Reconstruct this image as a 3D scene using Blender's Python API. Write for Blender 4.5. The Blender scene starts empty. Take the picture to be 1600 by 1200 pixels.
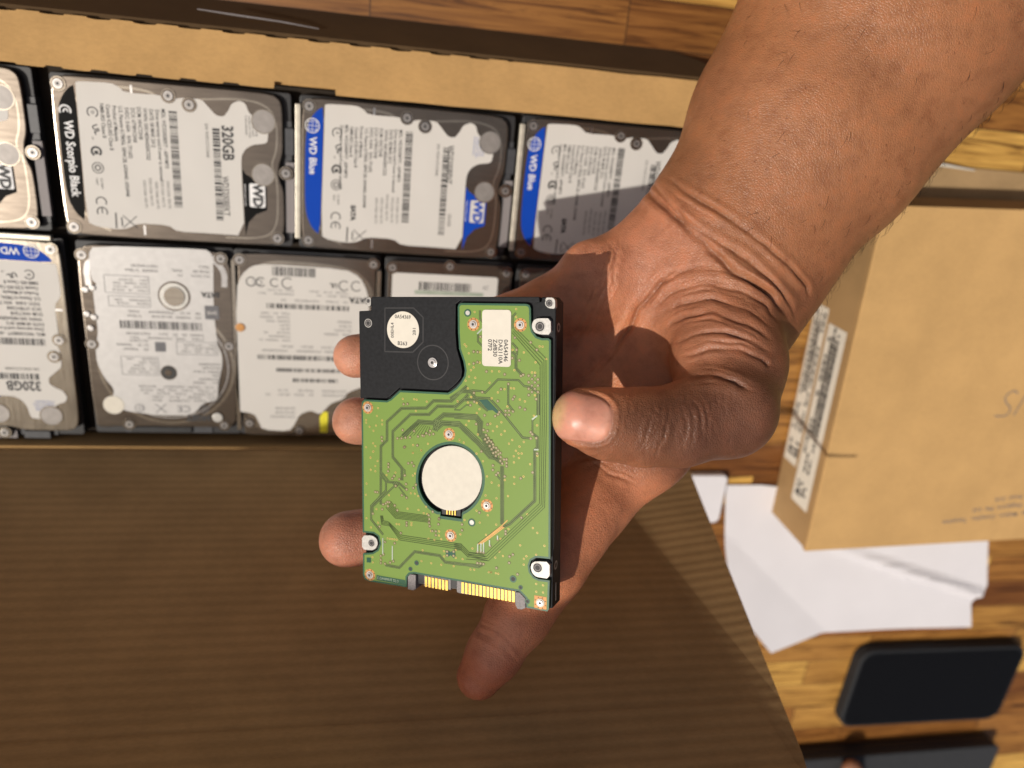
import bpy, bmesh, math, random
import numpy as np
from mathutils import Matrix, Vector
from mathutils.geometry import tessellate_polygon
random.seed(7)
SC = bpy.context.scene
COL = SC.collection
S = 0.001                                   # everything below is in millimetres
# ------------------------------------------------------------------ camera
CAM_H = 420.0
cam_d = bpy.data.cameras.new('camera'); cam = bpy.data.objects.new('camera', cam_d); COL.objects.link(cam)
cam_d.sensor_width = 36.0; cam_d.lens = 27.045; cam_d.clip_start = 0.01; cam_d.clip_end = 20.0
cam_d.dof.use_dof = True; cam_d.dof.focus_distance = 0.252; cam_d.dof.aperture_fstop = 8.2
RC = Matrix([[0.981097,-0.022641,-0.192189],[0.092661,0.926844,0.363831],[0.169892,-0.374762,0.911422]])                        # columns: camera axes in the world
cam.matrix_world = Matrix.Translation((0, 0, CAM_H*S)) @ RC.to_4x4()
SC.camera = cam
# ------------------------------------------------------------------ sky and sun
SUN = Vector((-0.70, -0.155, 1.0)).normalized()
elev = math.asin(SUN.z)
world = bpy.data.worlds.new('World'); SC.world = world; world.use_nodes = True
nt = world.node_tree
sky = nt.nodes.new('ShaderNodeTexSky'); sky.sky_type = 'NISHITA'; sky.sun_disc = False
sky.dust_density = 7.0; sky.ozone_density = 0.4; sky.air_density = 0.7; sky.sun_elevation = elev; sky.sun_rotation = math.atan2(SUN.x, SUN.y)
nt.links.new(sky.outputs[0], nt.nodes['Background'].inputs[0])
nt.nodes['Background'].inputs[1].default_value = 0.058
sd = bpy.data.lights.new('sun', 'SUN'); sd.energy = 3.15; sd.angle = math.radians(0.5); sd.color = (1.0, 0.93, 0.83)
so = bpy.data.objects.new('sun', sd); COL.objects.link(so)
so.rotation_euler = SUN.to_track_quat('Z', 'Y').to_euler(); so.location = (-1, -0.2, 1.5)
SC.view_settings.view_transform = 'Standard'; SC.view_settings.look = 'None'
SC.view_settings.gamma = 1.0; SC.view_settings.exposure = 0.0; SC.view_settings.use_curve_mapping = False

# ------------------------------------------------------------------ materials
class N:
    def __init__(s, name):
        s.m = bpy.data.materials.new(name); s.m.use_nodes = True; s.t = s.m.node_tree
        s.b = s.t.nodes['Principled BSDF']
    def n(s, kind, **kw):
        nd = s.t.nodes.new('ShaderNode' + kind)
        for k, v in kw.items():
            if k in nd.inputs: nd.inputs[k].default_value = v
            else: setattr(nd, k, v)
        return nd
    def l(s, a, b): s.t.links.new(a, b)
    def coord(s, scale, kind='Object'):
        tc = s.n('TexCoord'); mp = s.n('Mapping'); mp.inputs['Scale'].default_value = scale
        s.l(tc.outputs[kind], mp.inputs[0]); return mp.outputs[0]
    def ramp(s, fac, stops):
        r = s.n('ValToRGB'); cr = r.color_ramp
        while len(cr.elements) < len(stops): cr.elements.new(0.5)
        for e, (p, c) in zip(cr.elements, stops): e.position = p; e.color = (*c, 1)
        s.l(fac, r.inputs[0]); return r.outputs[0]
    def bump(s, h, strength, dist, prev=None):
        b = s.n('Bump'); b.inputs['Strength'].default_value = strength; b.inputs['Distance'].default_value = dist
        s.l(h, b.inputs['Height'])
        if prev is not None: s.l(prev, b.inputs['Normal'])
        s.l(b.outputs[0], s.b.inputs['Normal']); return b.outputs[0]
def plain(name, col, rough=0.5, metal=0.0, coat=0.0, spec=0.5, var=0.12, vs=300):
    m = N(name); m.b.inputs['Roughness'].default_value = rough; m.b.inputs['Metallic'].default_value = metal
    m.b.inputs['Coat Weight'].default_value = coat; m.b.inputs['Coat Roughness'].default_value = 0.08
    m.b.inputs['Specular IOR Level'].default_value = spec
    no = m.n('TexNoise', Scale=1.0, Detail=4.0); m.l(m.coord((vs, vs, vs)), no.inputs['Vector'])
    c2 = tuple(max(0, c*(1-var)) for c in col); c3 = tuple(min(1, c*(1+var)) for c in col)
    m.l(m.ramp(no.outputs[0], [(0.3, c2), (0.7, c3)]), m.b.inputs['Base Color'])
    return m.m
def cardboard(name, col, flute=None, period=5.5, fl_str=0.35, speck=0.10):
    m = N(name); m.b.inputs['Roughness'].default_value = 0.85; m.b.inputs['Specular IOR Level'].default_value = 0.25
    v = m.coord((1, 1, 1))
    n1 = m.n('TexNoise', Scale=30.0, Detail=6.0, Roughness=0.6); m.l(v, n1.inputs['Vector'])
    v2 = m.coord((400, 900, 900)); n2 = m.n('TexNoise', Scale=1.0, Detail=5.0, Roughness=0.7); m.l(v2, n2.inputs['Vector'])
    mx = m.n('Math', operation='ADD'); ma = m.n('Math', operation='MULTIPLY'); ma.inputs[1].default_value = 0.6
    m.l(n2.outputs[0], ma.inputs[0]); m.l(n1.outputs[0], mx.inputs[0]); m.l(ma.outputs[0], mx.inputs[1])
    lo = tuple(c*(1-speck*1.3) for c in col); hi = tuple(c*(1+speck) for c in col)
    m.l(m.ramp(mx.outputs[0], [(0.62, lo), (0.98, hi)]), m.b.inputs['Base Color'])
    b = m.bump(n2.outputs[0], 0.25, 0.0002)
    if flute:
        sc = [0, 0, 0]; sc['XYZ'.index(flute)] = 1000.0/period*0.3142*1.0
        mp = m.coord(tuple(x if x else 0.02 for x in sc))
        wv = m.n('TexWave', Scale=1.0, Distortion=2.2, Detail=3.0); wv.bands_direction = flute
        wv.inputs['Detail Scale'].default_value = 0.4; m.l(mp, wv.inputs['Vector'])
        m.bump(wv.outputs['Fac'], fl_str, 0.0009, b)
        tn = m.ramp(wv.outputs['Fac'], [(0.1, (0.91, 0.905, 0.90)), (0.8, (1.03, 1.03, 1.03))])
        old = m.b.inputs['Base Color'].links[0].from_socket; mq = m.n('Mix', data_type='RGBA', blend_type='MULTIPLY'); mq.inputs['Factor'].default_value = 1.0
        m.l(old, mq.inputs['A']); m.l(tn, mq.inputs['B']); m.l(mq.outputs['Result'], m.b.inputs['Base Color'])
    return m.m
M = {}
M['kraft'] = cardboard('kraft_cardboard', (0.455, 0.275, 0.108))
M['kraft_flute'] = cardboard('kraft_fluted', (0.43, 0.265, 0.115), 'Y', 5.3, 0.10)
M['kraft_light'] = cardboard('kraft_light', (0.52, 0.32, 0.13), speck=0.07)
M['kraft_edge'] = cardboard('kraft_edge', (0.36, 0.24, 0.12))
M['side_shade'] = cardboard('kraft_side_shaded', (0.36, 0.225, 0.10))  # carton side kraft, darkened to stand for weaker light there
M['paper'] = plain('white_paper', (0.66, 0.645, 0.67), 0.85, var=0.02, vs=40)
M['black_plate'] = plain('black_plate', (0.016, 0.017, 0.019), 0.5, var=0.2, vs=900, spec=0.14)
M['black'] = plain('black_plastic', (0.02, 0.02, 0.022), 0.5)
M['dark_grey'] = plain('dark_grey_plastic', (0.05, 0.052, 0.058), 0.45)
M['grey_plastic'] = plain('grey_plastic', (0.23, 0.21, 0.21), 0.6, var=0.25, vs=2500)
M['alu'] = plain('cast_aluminium', (0.45, 0.44, 0.415), 0.5, 0.6, var=0.12, vs=1200)
M['steel'] = plain('steel', (0.50, 0.49, 0.48), 0.3, 1.0)
M['gold'] = plain('gold_contact', (0.80, 0.52, 0.12), 0.4, 0.7)
M['copper_ring'] = plain('copper_ring', (0.50, 0.24, 0.07), 0.5, 0.2)
M['hole'] = plain('dark_hole', (0.03, 0.03, 0.03), 0.6)
M['tin'] = plain('tinned_track', (0.36, 0.42, 0.34), 0.45, 0.2)
M['disc'] = plain('motor_disc', (0.68, 0.645, 0.56), 0.6, 0.0, var=0.04, vs=400, spec=0.12)
M['sticker'] = plain('sticker_white', (0.70, 0.66, 0.57), 0.7, var=0.03, spec=0.12)
M['ink'] = plain('black_ink', (0.03, 0.03, 0.032), 0.6)
M['ink_soft'] = plain('grey_ink', (0.13, 0.13, 0.14), 0.6)
M['board_edge'] = plain('board_edge', (0.012, 0.09, 0.04), 0.4)
M['track'] = plain('mask_gap', (0.060, 0.090, 0.030), 0.45, spec=0.2)
M['track_line'] = plain('mask_track', (0.135, 0.19, 0.06), 0.4, spec=0.3)
M['mask_dark'] = plain('mask_dark', (0.01, 0.085, 0.05), 0.3)
M['via'] = plain('via_rim', (0.14, 0.10, 0.035), 0.4)
M['via_c'] = plain('via_centre', (0.42, 0.40, 0.20), 0.4)
M['dot'] = plain('via_gold', (0.60, 0.46, 0.12), 0.4, 0.1)
# solder mask
m = N('green_solder_mask'); m.b.inputs['Roughness'].default_value = 0.42; m.b.inputs['Specular IOR Level'].default_value = 0.22
ck = m.n('TexNoise', Scale=1.0, Detail=3.0); m.l(m.coord((2200, 2200, 2200)), ck.inputs['Vector'])
n1 = m.n('TexNoise', Scale=1.0, Detail=2.0); m.l(m.coord((45, 45, 45)), n1.inputs['Vector'])
ad = m.n('Math', operation='ADD'); m.l(ck.outputs[0], ad.inputs[0]); m.l(n1.outputs[0], ad.inputs[1])
m.l(m.ramp(ad.outputs[0], [(0.35, (0.150, 0.250, 0.052)), (0.65, (0.185, 0.292, 0.062))]), m.b.inputs['Base Color'])
m.bump(ck.outputs[0], 0.12, 0.00008); M['mask'] = m.m
# drive cover steel, brushed and slightly brown
def cover(name, col, rough):
    m = N(name); m.b.inputs['Metallic'].default_value = 0.85
    no = m.n('TexNoise', Scale=1.0, Detail=5.0); m.l(m.coord((90, 700, 90)), no.inputs['Vector'])
    m.l(m.ramp(no.outputs[0], [(0.3, tuple(c*0.85 for c in col)), (0.7, col)]), m.b.inputs['Base Color'])
    mr = m.n('MapRange'); mr.inputs['To Min'].default_value = rough*0.8; mr.inputs['To Max'].default_value = rough*1.25
    m.l(no.outputs[0], mr.inputs[0]); m.l(mr.outputs[0], m.b.inputs['Roughness']); m.bump(no.outputs[0], 0.2, 0.00015)
    return m.m
M['cover'] = cover('drive_cover_steel', (0.235, 0.20, 0.165), 0.22)
M['cover_l'] = cover('drive_cover_bright', (0.50, 0.45, 0.37), 0.20)
def gloss(name, col, sp=0.16):
    m = N(name); m.b.inputs['Roughness'].default_value = 0.5; m.b.inputs['Coat Weight'].default_value = 0.0; m.b.inputs['Specular IOR Level'].default_value = sp
    m.b.inputs['Coat Roughness'].default_value = 0.12
    no = m.n('TexNoise', Scale=1.0, Detail=2.0); m.l(m.coord((40, 40, 40)), no.inputs['Vector'])
    m.l(m.ramp(no.outputs[0], [(0.3, tuple(c*0.97 for c in col)), (0.7, col)]), m.b.inputs['Base Color'])
    m.bump(no.outputs[0], 0.25, 0.002); return m.m
M['lab'] = gloss('label_white', (0.62, 0.60, 0.565)); M['lab_blue'] = gloss('label_blue', (0.008, 0.060, 0.42), .06); M['lab_black'] = gloss('label_black', (0.008, 0.008, 0.008), .05)
M['seal'] = plain('seal_foil', (0.27, 0.25, 0.235), 0.5, 0.35)
M['gap_shade'] = plain('gap_shade_dark', (0.035, 0.028, 0.022), 0.9, spec=0.1)  # added pad under the drives; its near-black puts shade into the gaps
M['flap_shade'] = cardboard('flap_shade_card', (0.085, 0.05, 0.022))  # outer flap's kraft, darkened so its colour carries the shade
M['rail'] = plain('rail_metal', (0.58, 0.54, 0.45), 0.4, 0.4)
M['lab_silver'] = plain('label_silver', (0.50, 0.49, 0.48), 0.5, 0.25, var=.05)
M['yellow'] = plain('yellow_sticker', (0.75, 0.68, 0.03), 0.5)
M['ink_blue'] = plain('blue_ink', (0.05, 0.13, 0.45), 0.6)
M['white_ink'] = plain('white_ink', (0.75, 0.75, 0.75), 0.6)
M['phone_glass'] = plain('phone_glass', (0.005, 0.005, 0.0055), 0.40, spec=0.16)
M['phone_case'] = plain('phone_case', (0.02, 0.021, 0.023), 0.65, spec=0.2)
M['laptop'] = plain('laptop_shell', (0.035, 0.036, 0.038), 0.5, spec=0.3)
# wooden table of glued staves
m = N('stave_wood'); m.b.inputs['Roughness'].default_value = 0.42
uv = m.coord((1, 1, 1))
br = m.n('TexBrick'); br.offset = 0.37; br.squash = 1.0
for k, v in {'Scale': 1.0, 'Mortar Size': 0.00035, 'Mortar Smooth': 0.1, 'Bias': 0.0, 'Brick Width': 0.13, 'Row Height': 0.023}.items(): br.inputs[k].default_value = v
br.inputs['Color1'].default_value = (0, 0, 0, 1); br.inputs['Color2'].default_value = (1, 1, 1, 1); br.inputs['Mortar'].default_value = (0.5, 0.5, 0.5, 1)
wn = m.n('TexNoise', Scale=14.0, Detail=2.0); m.l(uv, wn.inputs['Vector'])
m.l(uv, br.inputs['Vector'])
# per-stave offset pushes the grain noise
sep = m.n('SeparateColor'); m.l(br.outputs['Color'], sep.inputs[0])
mp = m.n('Mapping'); mp.inputs['Scale'].default_value = (14, 260, 14); m.l(uv, mp.inputs[0])
cmb = m.n('CombineXYZ'); mm = m.n('Math', operation='MULTIPLY'); mm.inputs[1].default_value = 31.0
m.l(sep.outputs[0], mm.inputs[0]); m.l(mm.outputs[0], cmb.inputs[0]); m.l(mm.outputs[0], cmb.inputs[2]); m.l(cmb.outputs[0], mp.inputs['Location'])
gr = m.n('TexNoise', Scale=1.0, Detail=7.0, Roughness=0.62, Distortion=1.3); m.l(mp.outputs[0], gr.inputs['Vector'])
tone = m.ramp(sep.outputs[0], [(0.0, (0.16, 0.062, 0.016)), (0.28, (0.29, 0.135, 0.033)), (0.55, (0.42, 0.235, 0.06)), (0.8, (0.64, 0.41, 0.11)), (1.0, (0.24, 0.09, 0.022))])
gcol = m.ramp(gr.outputs[0], [(0.32, (0.14, 0.09, 0.06)), (0.44, (0.70, 0.60, 0.5)), (0.6, (1.15, 1.1, 1.02)), (0.70, (0.30, 0.22, 0.15))])
mix = m.n('Mix', data_type='RGBA', blend_type='MULTIPLY'); mix.inputs['Factor'].default_value = 1.0
m.l(tone, mix.inputs['A']); m.l(gcol, mix.inputs['B'])
mix2 = m.n('Mix', data_type='RGBA'); m.l(br.outputs['Fac'], mix2.inputs['Factor']); m.l(mix.outputs['Result'], mix2.inputs['A']); mix2.inputs['B'].default_value = (0.05, 0.02, 0.006, 1)
m.l(mix2.outputs['Result'], m.b.inputs['Base Color']); m.bump(gr.outputs[0], 0.15, 0.0006); M['wood'] = m.m
# skin
m = N('skin'); m.b.inputs['Subsurface Weight'].default_value = 0.24; m.b.inputs['Subsurface Scale'].default_value = 0.0022
m.b.inputs['Subsurface Radius'].default_value = (1.0, 0.34, 0.16); m.b.inputs['Specular IOR Level'].default_value = 0.42
at = m.n('Attribute', attribute_name='tone'); ra = m.n('Attribute', attribute_name='gloss')
v = m.coord((1000, 1000, 1000))
fn = m.n('TexNoise', Scale=0.16, Detail=6.0, Roughness=0.65); m.l(v, fn.inputs['Vector'])
fine = m.n('TexNoise', Scale=1.1, Detail=4.0); m.l(v, fine.inputs['Vector'])
vor = m.n('TexVoronoi', Scale=1.1, feature='DISTANCE_TO_EDGE'); m.l(v, vor.inputs['Vector'])
fr = m.n('TexVoronoi', Scale=0.26); fr.inputs['Randomness'].default_value = 1.0; m.l(v, fr.inputs['Vector'])
mul = m.ramp(fn.outputs[0], [(0.25, (0.74, 0.66, 0.62)), (0.5, (1, 1, 1)), (0.75, (1.20, 1.08, 1.0))])
mx = m.n('Mix', data_type='RGBA', blend_type='MULTIPLY'); mx.inputs['Factor'].default_value = 1.0; m.l(at.outputs['Color'], mx.inputs['A']); m.l(mul, mx.inputs['B'])
spk = m.ramp(fr.outputs['Distance'], [(0.03, (0.66, 0.58, 0.56)), (0.16, (1, 1, 1))])
mx3 = m.n('Mix', data_type='RGBA', blend_type='MULTIPLY'); m.l(mx.outputs['Result'], mx3.inputs['A']); m.l(spk, mx3.inputs['B'])
m.l(at.outputs['Alpha'], mx3.inputs['Factor'])
m.l(mx3.outputs['Result'], m.b.inputs['Base Color'])
rg = m.n('MapRange'); rg.inputs['To Min'].default_value = 0.43; rg.inputs['To Max'].default_value = 0.36; m.l(ra.outputs['Fac'], rg.inputs[0]); m.l(rg.outputs[0], m.b.inputs['Roughness'])
inv = m.n('Math', operation='SUBTRACT'); inv.inputs[0].default_value = 1.0; m.l(ra.outputs['Fac'], inv.inputs[1])
h1 = m.n('Math', operation='MULTIPLY'); cl = m.n('Math', operation='MINIMUM'); cl.inputs[1].default_value = 0.22; m.l(vor.outputs['Distance'], cl.inputs[0]); m.l(cl.outputs[0], h1.inputs[0]); m.l(inv.outputs[0], h1.inputs[1])
b1 = m.bump(h1.outputs[0], 0.55, 0.0007)
h2 = m.n('Math', operation='MULTIPLY'); m.l(fn.outputs[0], h2.inputs[0]); m.l(inv.outputs[0], h2.inputs[1])
m.bump(h2.outputs[0], 0.22, 0.0016, b1); M['skin'] = m.m
M['hair'] = plain('hair', (0.012, 0.009, 0.007), 0.5)

# ------------------------------------------------------------------ mesh helpers
class MB:
    def __init__(s): s.v = []; s.f = []; s.mi = []; s.mats = []
    def mat(s, name):
        if name not in s.mats: s.mats.append(name)
        return s.mats.index(name)
    def add(s, vs, fs, mat):
        o = len(s.v); k = s.mat(mat); s.v += [tuple(v) for v in vs]
        for f in fs: s.f.append(tuple(o+i for i in f)); s.mi.append(k)
    def prism(s, poly, z0, z1, mat, holes=(), side=None, bottom=True):
        loops = [list(poly)] + [list(h) for h in holes]
        def area(l): return sum(l[i][0]*l[(i+1) % len(l)][1]-l[(i+1) % len(l)][0]*l[i][1] for i in range(len(l)))
        if area(loops[0]) < 0: loops[0].reverse()
        for h in loops[1:]:
            if area(h) > 0: h.reverse()
        flat = [p for l in loops for p in l]; n = len(flat)
        tri = tessellate_polygon([[Vector((p[0], p[1], 0)) for p in l] for l in loops])
        top = []
        for t in tri:
            a, b, c = [flat[i] for i in t]
            if (b[0]-a[0])*(c[1]-a[1])-(b[1]-a[1])*(c[0]-a[0]) < 0: t = (t[0], t[2], t[1])
            top.append(tuple(t))
        if len(loops) == 1 and z1 > z0: top = [tuple(range(n))]
        vs = [(p[0], p[1], z1) for p in flat]
        if z1 <= z0: s.add(vs, top, mat); return
        s.add(vs, top, mat)
        vs2 = [(p[0], p[1], z0) for p in flat]
        if bottom: s.add(vs2, [tuple(reversed(t)) for t in top], mat)
        fs = []; o = 0
        for l in loops:
            k = len(l)
            for i in range(k):
                a, b = o+i, o+(i+1) % k; fs.append((a, a+n, b+n, b))
            o += k
        s.add(vs+vs2, fs, side or mat)
    def flat(s, poly, z, mat, holes=()): s.prism(poly, z, z, mat, holes)
    def box(s, x0, y0, z0, x1, y1, z1, mat): s.prism([(x0, y0), (x1, y0), (x1, y1), (x0, y1)], z0, z1, mat)
    def circ(s, cx, cy, r, n=20, ry=None, a0=0.0): return [(cx+r*math.cos(a0+2*math.pi*i/n), cy+(ry or r)*math.sin(a0+2*math.pi*i/n)) for i in range(n)]
    def disc(s, cx, cy, r, z, mat, n=14): s.flat(s.circ(cx, cy, r, n), z, mat)
    def ring(s, cx, cy, r0, r1, z, mat, n=14): s.strip([s.circ(cx, cy, r0, n), s.circ(cx, cy, r1, n)], z, mat)
    def strip(s, loops, z, mat):
        n = len(loops[0]); vs = [(p[0], p[1], z) for p in loops[0]]+[(p[0], p[1], z) for p in loops[1]]
        s.add(vs, [(i, n+i, n+(i+1) % n, (i+1) % n) for i in range(n)], mat)
    def cyl(s, cx, cy, r, z0, z1, mat, n=20): s.prism(s.circ(cx, cy, r, n), z0, z1, mat)
    def ribbon(s, pts, w, z, mat, off=0.0):
        P = [Vector(p[:2]) for p in pts]; Q = [P[0]]
        for p in P[1:]:
            if (p-Q[-1]).length > 0.05: Q.append(p)
        P = Q; n = len(P)
        if n < 2: return
        L = []; R = []
        for i in range(n):
            d0 = (P[i]-P[i-1]).normalized() if i else (P[1]-P[0]).normalized()
            d1 = (P[i+1]-P[i]).normalized() if i < n-1 else d0
            t = (d0+d1)
            t = t.normalized() if t.length > 0.2 else d0
            nn = Vector((-t.y, t.x)); k = 1/max(0.5, nn.dot(Vector((-d0.y, d0.x))))
            L.append(P[i]+nn*(off+w/2)*k); R.append(P[i]+nn*(off-w/2)*k)
        s.add([(p.x, p.y, z) for p in L+R], [(n+i, n+i+1, i+1, i) for i in range(n-1)], mat)
    def tube(s, pts, rad, mat, n=6):
        P = [Vector(p) for p in pts]; vs = []; fs = []
        for i, p in enumerate(P):
            d = (P[min(i+1, len(P)-1)]-P[max(i-1, 0)]).normalized(); a = d.orthogonal().normalized(); b = d.cross(a)
            r = rad[i] if isinstance(rad, (list, tuple)) else rad
            vs += [p+a*r*math.cos(2*math.pi*k/n)+b*r*math.sin(2*math.pi*k/n) for k in range(n)]
        for i in range(len(P)-1):
            for k in range(n): fs.append((i*n+k, i*n+(k+1) % n, (i+1)*n+(k+1) % n, (i+1)*n+k))
        fs.append(tuple(reversed(range(n)))); fs.append(tuple((len(P)-1)*n+k for k in range(n)))
        s.add(vs, fs, mat)
    def text(s, txt, size, x, y, z, mat, rot=0.0, align='LEFT', wx=1.0, bold=0.0):
        vs, fs = glyphs(txt, align, bold)
        c, si = math.cos(math.radians(rot)), math.sin(math.radians(rot))
        s.add([(x+(a*wx*c-b*si)*size, y+(a*wx*si+b*c)*size, z) for a, b in vs], fs, mat)
    def build(s, name, parent=None, bevel=0.0, seg=2, smooth=False, thing=None):
        me = bpy.data.meshes.new(name); me.from_pydata([(x*S, y*S, z*S) for x, y, z in s.v], [], s.f)
        for k in s.mats: me.materials.append(M[k])
        me.polygons.foreach_set('material_index', s.mi); me.update()
        if smooth: me.polygons.foreach_set('use_smooth', [True]*len(me.polygons))
        if bevel:
            bm = bmesh.new(); bm.from_mesh(me); bmesh.ops.remove_doubles(bm, verts=bm.verts, dist=2e-6)
            ed = [e for e in bm.edges if len(e.link_faces) == 2 and e.calc_face_angle(0) > 0.9]
            bmesh.ops.bevel(bm, geom=ed, offset=bevel*S, segments=seg, profile=0.6, affect='EDGES', clamp_overlap=True)
            bm.to_mesh(me); bm.free()
        o = bpy.data.objects.new(name, me); COL.objects.link(o)
        if parent: o.parent = parent
        return o
_g = {}
def glyphs(txt, align, bold):
    key = (txt, align, bold)
    if key in _g: return _g[key]
    cu = bpy.data.curves.new('t', 'FONT'); cu.body = txt; cu.align_x = align; cu.align_y = 'CENTER'; cu.resolution_u = 2; cu.offset = bold
    ob = bpy.data.objects.new('t', cu); COL.objects.link(ob)
    bpy.context.view_layer.update()
    me = bpy.data.meshes.new_from_object(ob.evaluated_get(bpy.context.evaluated_depsgraph_get()))
    r = ([(v.co.x, v.co.y) for v in me.vertices], [tuple(p.vertices) for p in me.polygons])
    bpy.data.objects.remove(ob); bpy.data.curves.remove(cu); bpy.data.meshes.remove(me)
    _g[key] = r; return r
def thing(name, label, cat, loc=(0, 0, 0), rotz=0.0, group=None, matrix=None):
    o = bpy.data.objects.new(name, None); COL.objects.link(o); o.empty_display_size = 0.02
    if matrix is not None: o.matrix_world = matrix
    else: o.location = [c*S for c in loc]; o.rotation_euler = (0, 0, math.radians(rotz))
    return tag(o, label, cat, group)
def tag(o, label=None, cat=None, group=None, kind=None):
    if label: o['label'] = label
    if cat: o['category'] = cat
    if group: o['group'] = group
    if kind: o['kind'] = kind
    return o
def rrect(x0, y0, x1, y1, r, n=5):
    P = []
    for cx, cy, a in ((x1-r, y1-r, 0), (x0+r, y1-r, 90), (x0+r, y0+r, 180), (x1-r, y0+r, 270)):
        P += [(cx+r*math.cos(math.radians(a+90*i/n)), cy+r*math.sin(math.radians(a+90*i/n))) for i in range(n+1)]
    return P
def smooth_poly(P, it=2):
    for _ in range(it):
        Q = []
        for i in range(len(P)):
            a, b = P[i], P[(i+1) % len(P)]
            Q += [(a[0]*.8+b[0]*.2, a[1]*.8+b[1]*.2), (a[0]*.2+b[0]*.8, a[1]*.2+b[1]*.8)]
        P = Q
    return P

# ------------------------------------------------------------------ table
b = MB(); b.box(-1500, -1500, -30, 1500, 1500, 0, 'wood')
tag(b.build('ground', smooth=False), kind='structure')

# ------------------------------------------------------------------ cardboard box with the drives
BX0, BX1, BY0, BY1, BZ = -247.0, 180.0, -188.5, -10.5, 45.0
box = thing('cardboard_box', 'shallow open brown cardboard box packed with two rows of hard drives', 'box', ((BX0+BX1)/2, (BY0+BY1)/2, 0))
cxb, cyb = (BX0+BX1)/2, (BY0+BY1)/2
hx, hy = (BX1-BX0)/2, (BY1-BY0)/2
b = MB(); b.box(-hx, -hy, 0.3, hx, hy, 3.3, 'kraft'); b.build('floor_panel', box)
b = MB()
b.box(-hx, -hy-3, 0.3, hx, -hy, BZ, 'kraft'); b.box(-hx-3, -hy-3, 0.3, -hx, hy+3, BZ, 'kraft'); b.box(hx, -hy-3, 0.3, hx+3, hy+3, BZ, 'kraft'); b.box(-hx, hy, 0.3, hx, hy+3, BZ-1, 'kraft')
b.build('side_wall', box, 0.4)
# rolled rim along the far wall, perforated tabs on both edges
b = MB(); P = []
x = -hx-3; xe = hx-2
rnd = random.Random(3)
while x < xe-16:
    if x < 60-cxb: P += [(x, 18.6+rnd.uniform(-.15,.15)), (x+5.5, 18.8), (x+6.0, 19.3), (x+14, 19.3), (x+14.6, 18.8)]
    else: P += [(x, 19.2+rnd.uniform(-.3,.3))]
    x += 17.5
P += [(xe, 18.4), (xe+1, 17), (xe+1, -2)]
x = xe; notch = False
while x > -hx+16:
    if x < -30-cxb: P += [(x, -1.7), (x-8.6, -1.5), (x-9.2, -.9), (x-15, -.8), (x-15.8, -1.6)]
    else: P += [(x, -2.2+rnd.uniform(-.3,.3))]
    x -= 17.5
    if not notch and x < -14-cxb: P += [(-14-cxb, -2.2), (-14.3-cxb, 1.2), (-40-cxb, 1.3), (-40.4-cxb, -1.6)]; x = -46-cxb; notch = True
P += [(-hx-3, -1.6)]
b.prism(P, -1.6, 1.6, 'kraft', side='kraft_edge')
rim = b.build('rim_flap', box); rim.matrix_local = Matrix.Translation((0, (hy+1.5)*S, (BZ+1.2)*S)) @ Matrix.Rotation(math.radians(3), 4, 'X')
rim.location.y = (hy)*S
# far outer flap hanging down outside
b = MB(); b.prism([(-hx-3, 0), (xe-6, 0), (xe-7.5, -18), (xe-12, -33), (xe-24, -47), (-hx-3, -47)], -1.5, 1.5, 'flap_shade', side='flap_shade')
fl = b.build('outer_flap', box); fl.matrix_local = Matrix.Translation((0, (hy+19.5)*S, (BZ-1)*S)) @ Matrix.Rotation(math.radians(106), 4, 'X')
b = MB(); b.tube([(-60, -3, 6), (-20, -6, 7), (5, -9, 5), (12, -12, 2)], 0.7, 'kraft_edge'); 
# near flap standing up
TH = math.radians(81.2)
b = MB()
fx0, fx1 = -hx-3, 181.5-cxb-4
b.add([], [], 'kraft_flute')
q_ = lambda x: x-cxb
cr = [(q_(128), 0), (q_(136), 53), (q_(154), 166), (q_(157), 188), (q_(159), 198)]
b.prism([(fx0, 0)]+cr[:3]+[(fx0, 163)], -0.8, 0.8, 'kraft_flute', side='kraft_edge')
v0 = len(b.v); b.prism([(fx0, 163.05), (q_(154), 166.05), (q_(157), 188), (q_(159), 198), (fx0, 198)], -0.8, 0.8, 'kraft_flute', side='kraft_edge')
b.v[v0:] = [(x, y, z-.2) for x, y, z in b.v[v0:]]
b.build('front_flap', box); f0 = bpy.data.objects['front_flap']
b = MB(); ed = [(q_(176.5), 0), (q_(176), 22), (q_(164), 166), (q_(162), 188), (q_(160), 198)]
vs = []; fs = []
for (cx_, cy_), (ex_, ey_) in zip(cr, ed):
    up = -.22*(ex_-cx_)*(1-(cy_/225)**2)
    th_ = .8-.5*cy_/198; vs += [(cx_, cy_, -.8), (ex_, ey_, -th_+up), (ex_, ey_, th_+up), (cx_, cy_, .8)]
for k in range(4):
    for m_ in range(4): fs.append((4*k+m_, 4*k+(m_+1) % 4, 4*k+4+(m_+1) % 4, 4*k+4+m_))
fs += [(3, 2, 1, 0), (16, 17, 18, 19)]
b.add(vs, fs, 'kraft_flute')
fp = b.build('folded_edge', f0)
f0.matrix_local = Matrix.Translation((0, (-hy-2)*S, (BZ+.5)*S)) @ Matrix.Rotation(math.pi-TH, 4, 'X')
b = MB(); b.box(-hx+1, -hy+1, 3.4, hx-1, hy-1, 30.0, 'gap_shade'); 
pad = b.build('gap_shade_pad', None); pad.location = (cxb*S, cyb*S, 0); tag(pad, 'dark block added to darken the gaps under the rows of drives', 'foam pad')

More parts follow.
